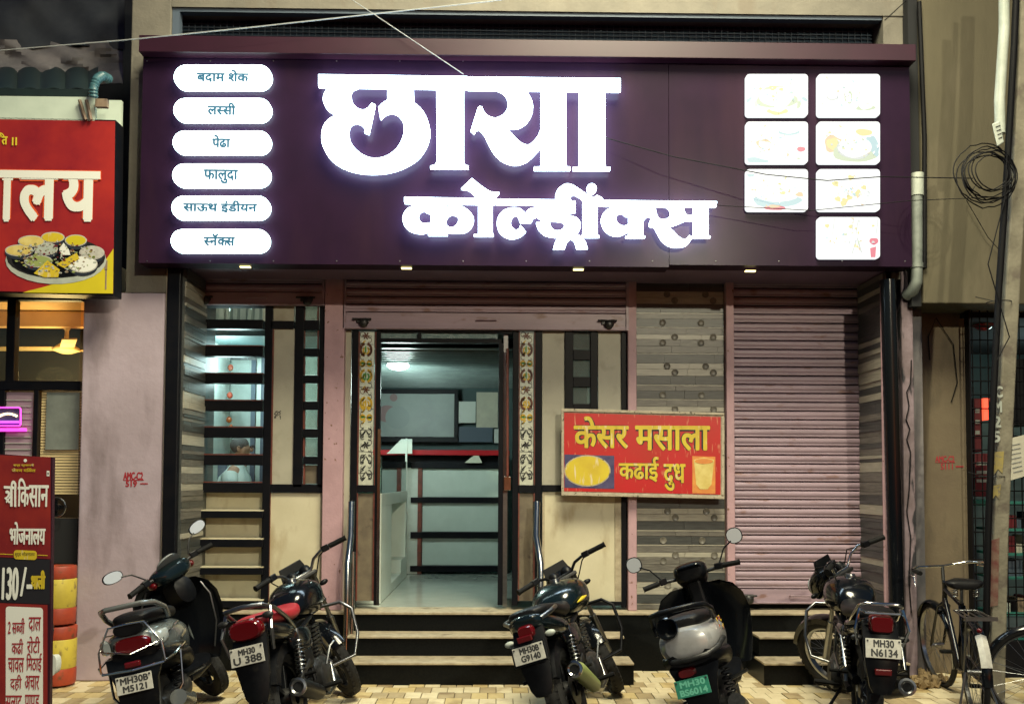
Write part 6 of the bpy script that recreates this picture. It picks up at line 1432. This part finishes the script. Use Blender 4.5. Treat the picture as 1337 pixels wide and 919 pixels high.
def scooter(label, loc, yaw, lean, steer, p, group='motorcycles and scooters parked in front of the shop', sc_=1.0):
    t = thing('scooter', label, 'scooter', loc, group, (0, lean, yaw)); t.scale = (sc_,)*3
    LOCAL[0] = True; S = tloc(a=steer); E = p.get('electric', False)
    wheel(t, 'rear_wheel', 0, .225, .052, m_rim='black_plastic'); wheel(t, 'front_wheel', 1.24, .225, .05, m_rim='black_plastic', xf=S)
    paint = p['paint']
    if E:
        secs = [(-.40, 0, .73, .06, .05, .05), (-.385, 0, .73, .13, .085, .09), (-.32, 0, .73, .175, .10, .115), (-.12, 0, .72, .195, .10, .13), (.15, 0, .71, .19, .10, .16), (.36, 0, .66, .175, .11, .17), (.46, 0, .62, .13, .10, .14)]
    else:
        secs = [(-.36, 0, .72, .05, .04, .04), (-.34, 0, .71, .125, .075, .075), (-.26, 0, .70, .175, .095, .115), (-.05, 0, .68, .205, .105, .15), (.18, 0, .67, .20, .11, .16), (.38, 0, .61, .17, .11, .17), (.46, 0, .57, .12, .10, .14)]
    b = B(); b.body(secs, 28, 2.5); bd = b.build('rear_body', paint, t, smooth=True, sub=1)
    b = B(); b.body([(y, cx, cz-hd*.75, w*1.0, .03, hd*.6) for y, cx, cz, w, hu, hd, *_ in secs[1:]], 22, 2.6); b.build('lower_body', 'black_plastic', t, smooth=True)
    if E: secs = [(y, cx, cz+.04, w*1.48, hu*1.2, hd*1.5) for y, cx, cz, w, hu, hd in secs]
    else: secs = [(y, cx, cz, w*1.28, hu*1.25, hd*1.3) for y, cx, cz, w, hu, hd in secs]
    sz = .825 if not E else .83
    b = B(); b.body([(-.31, 0, sz+.02, .08, .02, .04), (-.26, 0, sz+.02, .12, .045, .05), (-.05, 0, sz, .145, .05, .05), (.2, 0, sz-.02, .14, .045, .05), (.42, 0, sz-.04, .11, .04, .05), (.48, 0, sz-.05, .06, .03, .04)], 22, 2.8); b.build('seat', 'seat_black', t, smooth=True, sub=1)
    if E:
        # dark rail above, round recess, strip lamp, low plate
        b = B(); b.tube([(.16, .02, .80), (.175, -.16, .88), (.16, -.34, .93), (.10, -.41, .945), (-.10, -.41, .945), (-.16, -.34, .93), (-.178, -.24, .86), (-.165, -.26, .80)], .017, 12); b.build('grab_rail', 'black_plastic', t, smooth=True)
        b = B(M.Translation((-.08, -.365, .835)) @ M.Rotation(R(-18), 4, 'X')); b.lathe([(.062, .03), (.066, -.045), (.058, -.053), (.050, -.03), (.0, .01)], (0, 0, 0), 'y', 28); b.build('round_recess', 'gloss_black', t, smooth=True)
        b = B(); b.tube([(-.165, -.30, .655), (-.10, -.385, .650), (0, -.41, .650), (.10, -.395, .655), (.165, -.33, .672), (.20, -.20, .70)], .017, 10); b.build('light_strip', 'engine_metal', t, smooth=True)
        b = B(); b.loft([[(s_*w_, y, z) for s_ in (-1, 1)] + [(s_*w_, y+.03, z) for s_ in (1, -1)] for w_, y, z in ((.15, -.34, .60), (.12, -.36, .52), (.09, -.37, .40), (.08, -.36, .30))]); b.build('rear_mudguard', 'black_plastic', t, smooth=True)
        b = B(); b.body([(-.40, -.045, .575, .045, .022, .022), (-.36, -.045, .575, .055, .025, .025)], 14, 3.2); b.build('tail_light', 'red_lens', t, smooth=True)
        # printed squiggles on the silver flank
        rr = random.Random(5)
        for m in ('photo_red', 'gold_leaf', 'pvc_green'):
            b = B()
            for k in range(7):
                y = rr.uniform(-.16, .06); z = .775+rr.uniform(-.05, .03); b.obox((.199 - .25*(z-.74), y, z), (.004, .02, .007), (rr.uniform(-1, 1), 0, 0))
            b.build('flank_sticker', {'photo_red': 'orange_lens'}.get(m, m), bd)
    else:
        b = B(); b.tube([(.15, -.02, .80), (.17, -.16, .87), (.15, -.30, .92), (.10, -.38, .935), (-.10, -.38, .935), (-.15, -.30, .92), (-.165, -.18, .86), (-.15, -.06, .80)], .0165, 12); b.build('grab_rail', 'grey_paint', t, smooth=True)
        b = B(); b.body([(-.375, 0, .80, .085, .035, .035), (-.30, 0, .80, .10, .04, .04)], 16, 2.6); b.build('rear_panel', 'black_plastic', t, smooth=True)
        b = B(); b.body([(-.385, 0, .705, .085, .042, .040), (-.365, 0, .705, .10, .048, .045), (-.30, 0, .70, .12, .05, .05)], 18, 3.0); b.build('tail_light', 'red_lens', t, smooth=True)
        for s_ in (-1, 1):
            b = B(); b.body([(-.37, s_*.135, .71, .02, .035, .035), (-.33, s_*.155, .715, .03, .045, .045), (-.27, s_*.18, .72, .012, .035, .03)], 14, 2.6); o = b.build('indicator', 'clear_lens', t, smooth=True)
            b = B(); b.ell((s_*.148, -.335, .70), (.022, .02, .022), 12, 8); b.build('indicator_bulb', 'orange_lens', o, smooth=True)
        b = B(); b.loft([[(s_*w_, y, z) for s_ in (-1, -.3, .3, 1)] + [(s_*w_, y+.04, z) for s_ in (1, .3, -.3, -1)] for w_, y, z in ((.17, -.33, .64), (.15, -.38, .58), (.12, -.405, .50), (.11, -.41, .40), (.09, -.40, .30))]); b.build('rear_mudguard', 'black_plastic', t, smooth=True)
        b = B(); b.box(-.045, .045, -.43, -.405, .585, .620); b.build('reflector', 'dark_red_lens', t, bevel=.008)
        # wire cage guard round the tail
        b = B()
        for s_ in (-1, 1):
            b.tube([(s_*.19, .12, .60), (s_*.225, -.08, .62), (s_*.22, -.30, .60), (s_*.17, -.42, .58), (0, -.455, .575)], .008, 8)
            b.tube([(s_*.18, -.41, .585), (s_*.175, -.40, .70), (s_*.10, -.40, .83), (0, -.405, .835)], .006, 8)
            b.tube([(s_*.19, .05, .74), (s_*.215, -.12, .76), (s_*.17, -.36, .70), (0, -.43, .665)], .005, 8)
            b.tube([(s_*.215, -.15, .62), (s_*.20, -.20, .40), (s_*.15, -.22, .33)], .008, 8)
        b.build('tail_guard', 'chrome', t, smooth=True)
        b = B()
        for k in range(7): x = .200; b.obox((.206, -.02+.022*k, .655+.003*k), (.003, .012, .016), (.3, 0, 0))
        b.build('badge', 'chrome', bd)
    plate(t, p['plate'], p.get('pc', (0, -.455, .50)), .20, .10, R(-12), p.get('pm', 'plate_white'), p.get('pl', 'plate_black'))
    # floorboard, leg shield, front apron
    b = B(); b.body([(.36, 0, .34, .14, .03, .05), (.5, 0, .335, .17, .03, .05), (.85, 0, .335, .17, .03, .05), (1.0, 0, .36, .15, .03, .05)], 20, 3.5); b.build('floorboard', 'black_plastic', t, smooth=True)
    b = B(); rings = []
    for z, y, w_ in ((.34, .97, .17), (.42, .985, .19), (.55, .99, .215), (.70, .985, .235), (.82, .965, .225), (.90, .945, .19), (.945, .935, .13)):
        w_ *= 1.40 if E else 1.32
        rings.append([(w_*cos(a), y + .10*sin(a)*(1 if sin(a) > 0 else -.12) - .05*abs(cos(a))**3, z) for a in [2*pi*k/24 for k in range(24)]])
    b.loft(rings); ls = b.build('leg_shield', p.get('shield', 'gloss_black'), t, smooth=True)
    if not E:
        for s_ in (-1, 1): b = B(); b.tube([(s_*.19, .93, .90), (s_*.24, .93, .80), (s_*.245, .94, .60), (s_*.20, .93, .42)], .007, 8); b.build('shield_beading', 'dull_chrome', ls, smooth=True)
    b = B(S); b.body([(1.0, 0, .52, .06, .1, .12), (1.10, 0, .50, .09, .08, .08), (1.24, 0, .48, .085, .04, .10), (1.40, 0, .40, .07, .03, .10)], 18, 2.4); b.build('front_mudguard', paint, t, smooth=True)
    b = B(S); b.tube([(0, .93, .96), (0, 1.10, .52)], .03, 10); b.tube([(.07, 1.10, .5), (.07, 1.24, .225)], .02, 8); b.tube([(-.07, 1.10, .5), (-.07, 1.24, .225)], .02, 8); b.build('fork', 'engine_metal', t, smooth=True)
    # handlebar cowl
    b = B(S)
    if E: b.body([(.80, 0, 1.045, .09, .05, .06), (.84, 0, 1.05, .12, .065, .07), (.92, 0, 1.05, .125, .07, .10), (1.0, 0, 1.02, .11, .06, .12), (1.05, 0, 1.0, .07, .04, .08)], 24, 2.9)
    else: b.body([(.78, 0, 1.0, .10, .05, .05), (.83, 0, 1.01, .15, .065, .07), (.92, 0, 1.01, .17, .075, .10), (1.02, 0, .99, .13, .06, .10), (1.08, 0, .97, .07, .04, .06)], 24, 2.4)
    cw = b.build('handlebar_cowl', p.get('cowl', paint), t, smooth=True, sub=1)
    if E:
        b = B(S @ M.Translation((0, .815, 1.065)) @ M.Rotation(R(-38), 4, 'X')); b.loft([[(x, y, z) for x, y in rrect(-.088, .088, -.045, .045, .03, 5)] for z in (.0, .014)]); b.build('display', 'gloss_black', cw, bevel=.004)
        b = B(S); b.box(-.05, .05, .86, 1.0, .70, .98); b.build('steering_column', 'black_plastic', t, bevel=.02)
    else:
        b = B(S @ M.Translation((0, .86, 1.078)) @ M.Rotation(R(-32), 4, 'X')); b.lathe([(.0, .012), (.085, .008), (.10, -.01)], (0, 0, 0), 'z', 26)
        b.build('speedometer', 'clear_lens', cw, smooth=True)
        b = B(S); b.body([(.80, 0, .86, .02, .03, .03), (.82, 0, .86, .07, .09, .10), (.95, 0, .86, .10, .12, .12)], 18); b.build('steering_column', 'black_plastic', t, smooth=True)
        for s_ in (-1, 1): b = B(S); b.ell((s_*.16, .90, .985), (.03, .05, .03), 12, 8); b.build('front_indicator', 'dark_red_lens', cw, smooth=True)
    for s_ in (-1, 1):
        b = B(S); b.tube([(s_*.10, .88, 1.02), (s_*.23, .86, 1.03)], .013, 10); b.build('handlebar', 'engine_metal', t, smooth=True)
        grip_set(t, S, s_, 0, 0, (s_*.235, .86, 1.03), (s_*.355, .84, 1.02))
        if E: mirror(t, S, (s_*.21, .87, 1.04), (s_*.34, .90, 1.175), (s_*.035, 0, .03), tilt=(0, 0, 0), rx=.056, rz=.056)
        else: mirror(t, S, (s_*.18, .88, 1.05), (s_*.31, .90, 1.16), (s_*.05, 0, .025), tilt=(0, R(-8)*s_, 0), rx=.072, rz=.040)
    # engine, stand
    b = B(); b.body([(-.12, .0, .28, .06, .06, .06), (0, .02, .28, .10, .08, .08), (.3, .02, .30, .12, .09, .09), (.42, .02, .32, .08, .06, .06)], 18); b.build('engine', 'engine_metal', t, smooth=True)
    b = B(); b.tube([(.14, .25, .24), (.17, .0, .25), (.17, -.25, .33)], [.02, .045, .05], 14); b.build('muffler' if not E else 'motor_housing', 'engine_metal' if E else 'grey_paint', t, smooth=True)
    for s_ in (-1, 1): b = B(); coil(b, (s_*.14, -.05, .30), (s_*.13, -.0, .52), .028, 7, .006); b.build('shock_spring', 'black_plastic', t, smooth=True)
    B().tube([(-.12, .42, .26), (-.25, .38, .02), (-.28, .36, .0)], .011, 8).build('side_stand', 'engine_metal', t, smooth=True)
    b = B(); b.tube([(.12, .30, .36), (.24, .28, .40)], .012, 8); b.build('foot_peg', 'dull_chrome', t, smooth=True)
    LOCAL[0] = False
    return t

scooter('dark grey petrol scooter with chrome tail guard, red tail lamp and plate MH30B M5121, leftmost', (-2.02, 5.80, 0), R(7.5), R(-12), R(43), dict(cowl='teal_black', paint='dark_grey_paint', plate=[('MH30B', .12, .90, .53, .93), ('M5121', .17, .84, .08, .46)]))
motorcycle('black and red motorcycle with red seat, grey grab rail and plate MH30 U 388', (-1.235, 5.80, 0), R(-4), R(-14), R(36), dict(seat='seat_red', rail='big', tailpaint='gloss_black', lamp=(.10, .06), lampz=.80, lamppow=2.6, rim='black_plastic', plate=[('MH30', .25, .76, .55, .90), ('U 388', .08, .93, .08, .50)], plate_z=.665, muffler='black_plastic', ind_z=.86, ind='engine_metal', find='black_plastic', hw=.37, rise=.09, crash='dull_chrome'))
motorcycle('green-black sport motorcycle with split tail, yellow decals and plate MH30B G9140', (.54, 6.0, 0), R(-17), R(-19), R(25), dict(paint='gloss_black', tank='teal_black', tankw=1.32, bulk=1.35, decal='old_yellow', rail='split', hump=.035, tailpaint='teal_black', lamp=(.05, .042), lampz=.765, rw=.066, plate=[('MH30B', .22, .86, .54, .92), ('G9140', .22, .86, .10, .48)], pframe=True, plate_z=.645, muffler='green_paint', tip='steel', muf=.06, ind='pvc_white', ind_z=.72, hw=.37, rise=.06, bar='black_plastic', crash='black_plastic', reflector=.735, plate_y=-.47))
scooter('silver electric scooter with round mirrors, dark rail and green plate, right of centre', (1.42, 5.70, 0), R(-17), R(-16.5), R(3), dict(electric=True, paint='silver_paint', cowl='black_plastic', pc=(-.03, -.415, .495), pm='plate_green', pl='plate_green_letter', plate=[('MH30', .15, .9, .55, .92), ('BS6014', .10, .92, .08, .46)]))
motorcycle('black commuter motorcycle with chrome rail, square red lamp and plate MH30 N6134, rightmost', (2.40, 6.0, 0), R(-11), R(1.5), R(48), dict(rail='chrome', spokes=32, rim='dull_chrome', lamp=(.068, .052), lampz=.79, lamppow=5, plate=[('MH30', .22, .80, .55, .95), ('N6134', .15, .90, .07, .48)], plate_z=.655, ph=.115, pw=.205, reflector=.515, hw=.36, rise=.13, bar='chrome', palegauge=True, crash='dull_chrome', ind='engine_metal', cgw=.26))

def bicycle(label, loc, yaw, lean, steer, full=True, sc_=1.0):
    t = thing('bicycle', label, 'bicycle', loc, 'black roadster bicycles', (0, lean, yaw)); t.scale = (sc_,)*3
    LOCAL[0] = True; S = tloc((0, .85, .80), (0, -.35, .93), steer); r = .34
    for nm, y, xf in (('rear_wheel', 0, None), ('front_wheel', 1.12, S)):
        b = B(xf); b.torus((0, y, r), r-.018, .019, 'x', 56, 10); ty = b.build(nm, 'tyre', t, smooth=True)
        b = B(xf); b.lathe([(r-.045, -.014), (r-.035, -.016), (r-.035, .016), (r-.045, .014)], (0, y, r), 'x', 48, closed=True); b.build('rim', 'dull_chrome', ty, smooth=True)
        b = B(xf)
        for k in range(32):
            a = 2*pi*k/32; s_ = 1 if k % 2 else -1; a2 = a+.3*(1 if k % 4 < 2 else -1); b.tube([(s_*.03, y+.02*cos(a), r+.02*sin(a)), (0, y+(r-.04)*cos(a2), r+(r-.04)*sin(a2))], .0013, 4)
        b.build('spokes', 'dull_chrome', ty, kind='stuff')
        b = B(xf); b.tube([(-.05, y, r), (.05, y, r)], .018, 12); b.build('hub', 'dull_chrome', ty, smooth=True)
        rings = []
        for k in range(15):
            a = R(-5)+R(165)*k/14 if y == 0 else R(20)+R(130)*k/14
            if y == 0: a = pi - a
            c_ = V((0, y+(r+.022)*cos(a), r+(r+.022)*sin(a))); u = V((0, cos(a), sin(a)))
            rings.append([c_+V((x, 0, 0))-u*d for x, d in ((-.033, .018), (-.02, .002), (0, -.003), (.02, .002), (.033, .018), (.0, .002))])
        b = B(xf); b.loft(rings); mg = b.build('mudguard', 'gloss_black', t, smooth=True)
        if y == 0:
            b = B(); rings = []
            for k in range(6):
                a = pi - (R(15)+R(38)*k/5); c_ = V((0, (r+.028)*cos(a), r+(r+.028)*sin(a))); u = V((0, cos(a), sin(a)))
                rings.append([c_+V((x, 0, 0))-u*d for x, d in ((-.035, .016), (0, -.004), (.035, .016), (.034, .022), (0, .002), (-.034, .022))])
            b.loft(rings); b.build('white_patch', 'plate_white', mg, smooth=True)
            b = B(); b.ell((0, -(r+.03)*cos(R(58)), r+(r+.03)*sin(R(58))), (.018, .01, .018), 12, 8); b.build('reflector', 'dark_red_lens', mg, smooth=True)
    b = B(); b.tube([(0, .42, .28), (0, .28, .78)], .016, 10); b.tube([(0, .28, .76), (0, .80, .82)], .016, 10); b.tube([(0, .42, .28), (0, .83, .74)], .018, 10); b.tube([(0, .80, .88), (0, .86, .68)], .019, 10)
    for s_ in (-1, 1): b.tube([(s_*.02, .42, .28), (s_*.06, 0, r)], .010, 8); b.tube([(s_*.015, .28, .76), (s_*.06, 0, r)], .009, 8)
    b.build('frame', 'gloss_black', t, smooth=True)
    b = B(S)
    for s_ in (-1, 1): b.tube([(0, .87, .72), (s_*.045, .90, .68), (s_*.05, 1.12, r)], .011, 8)
    b.build('fork', 'gloss_black', t, smooth=True)
    b = B(); b.tube([(0, .28, .78), (0, .26, .90)], .012, 8); b.build('seat_post', 'dull_chrome', t, smooth=True)
    b = B(); b.body([(.10, 0, .93, .10, .02, .04), (.14, 0, .94, .135, .025, .05), (.22, 0, .94, .12, .025, .05), (.32, 0, .935, .06, .022, .04), (.44, 0, .93, .028, .018, .03), (.47, 0, .93, .015, .01, .02)], 20, 2.4); sd = b.build('saddle', 'seat_black', t, smooth=True, sub=1)
    for s_ in (-1, 1): b = B(); coil(b, (s_*.07, .14, .84), (s_*.07, .14, .90), .018, 4, .004); b.build('saddle_spring', 'dull_chrome', sd, smooth=True)
    b = B(S); b.tube([(0, .84, .86), (0, .82, 1.0)], .014, 8); pts = [(0, .82, 1.0), (.10, .84, 1.005), (.20, .80, 1.015), (.27, .72, 1.01), (.28, .60, 1.0)]
    b.tube([(-x, y, z) for x, y, z in reversed(pts)] + pts[1:], .0115, 10); b.build('handlebar', 'chrome', t, smooth=True)
    for s_ in (-1, 1):
        B(S).tube([(s_*.281, .66, 1.003), (s_*.283, .54, .995)], .017, 12).build('grip', 'black_rubber', t, smooth=True)
        B(S).tube([(s_*.26, .80, .985), (s_*.30, .70, .975), (s_*.32, .58, .97), (s_*.325, .56, .90)], .006, 8).build('brake_rod', 'chrome', t, smooth=True)
    b = B(); b.tube([(s_*1.0, y, z) for s_, y, z in ((-.075, .18, .74), (-.085, -.26, .74), (.085, -.26, .74), (.075, .18, .74))], .007, 8, closed=True)
    for x in (-.045, 0, .045): b.tube([(x, .18, .742), (x, -.25, .742)], .005, 6)
    b.obox((0, -.262, .742), (.20, .02, .025)); 
    for s_ in (-1, 1): b.tube([(s_*.08, -.2, .74), (s_*.07, 0, r)], .006, 8)
    b.build('rear_carrier', 'dull_chrome', t, smooth=True)
    b = B(); b.lathe([(.085, .045), (.095, .045), (.095, .049), (.085, .049)], (0, .42, .28), 'x', 32, closed=True); b.tube([(.05, .42, .28), (.07, .50, .14)], .009, 8); b.tube([(-.05, .42, .28), (-.07, .34, .42)], .009, 8); cr = b.build('crank', 'dull_chrome', t, smooth=True)
    for x, y, z in ((.11, .50, .14), (-.11, .34, .42)): B().obox((x, y, z), (.08, .06, .022)).build('pedal', 'black_rubber', cr, bevel=.004)
    b = B(); b.box(.03, .055, .0, .44, .26, .38); b.build('chain_case', 'gloss_black', t, bevel=.01)
    b = B()
    for s_ in (-1, 1): b.tube([(s_*.06, 0, r), (s_*.15, -.10, .01)], .008, 8)
    b.tube([(-.15, -.10, .012), (.15, -.10, .012)], .008, 8); b.build('stand', 'dull_chrome', t, smooth=True)
    LOCAL[0] = False
    return t
bicycle('black roadster bicycle with chrome handlebar and white mudguard patch, beside the motorcycles', (3.34, 6.40, 0), R(-14.5), R(-2), R(12))
bicycle('second black bicycle cut off by the right edge, its front wheel side-on', (4.69, 5.74, 0), R(60), R(-4), R(10))
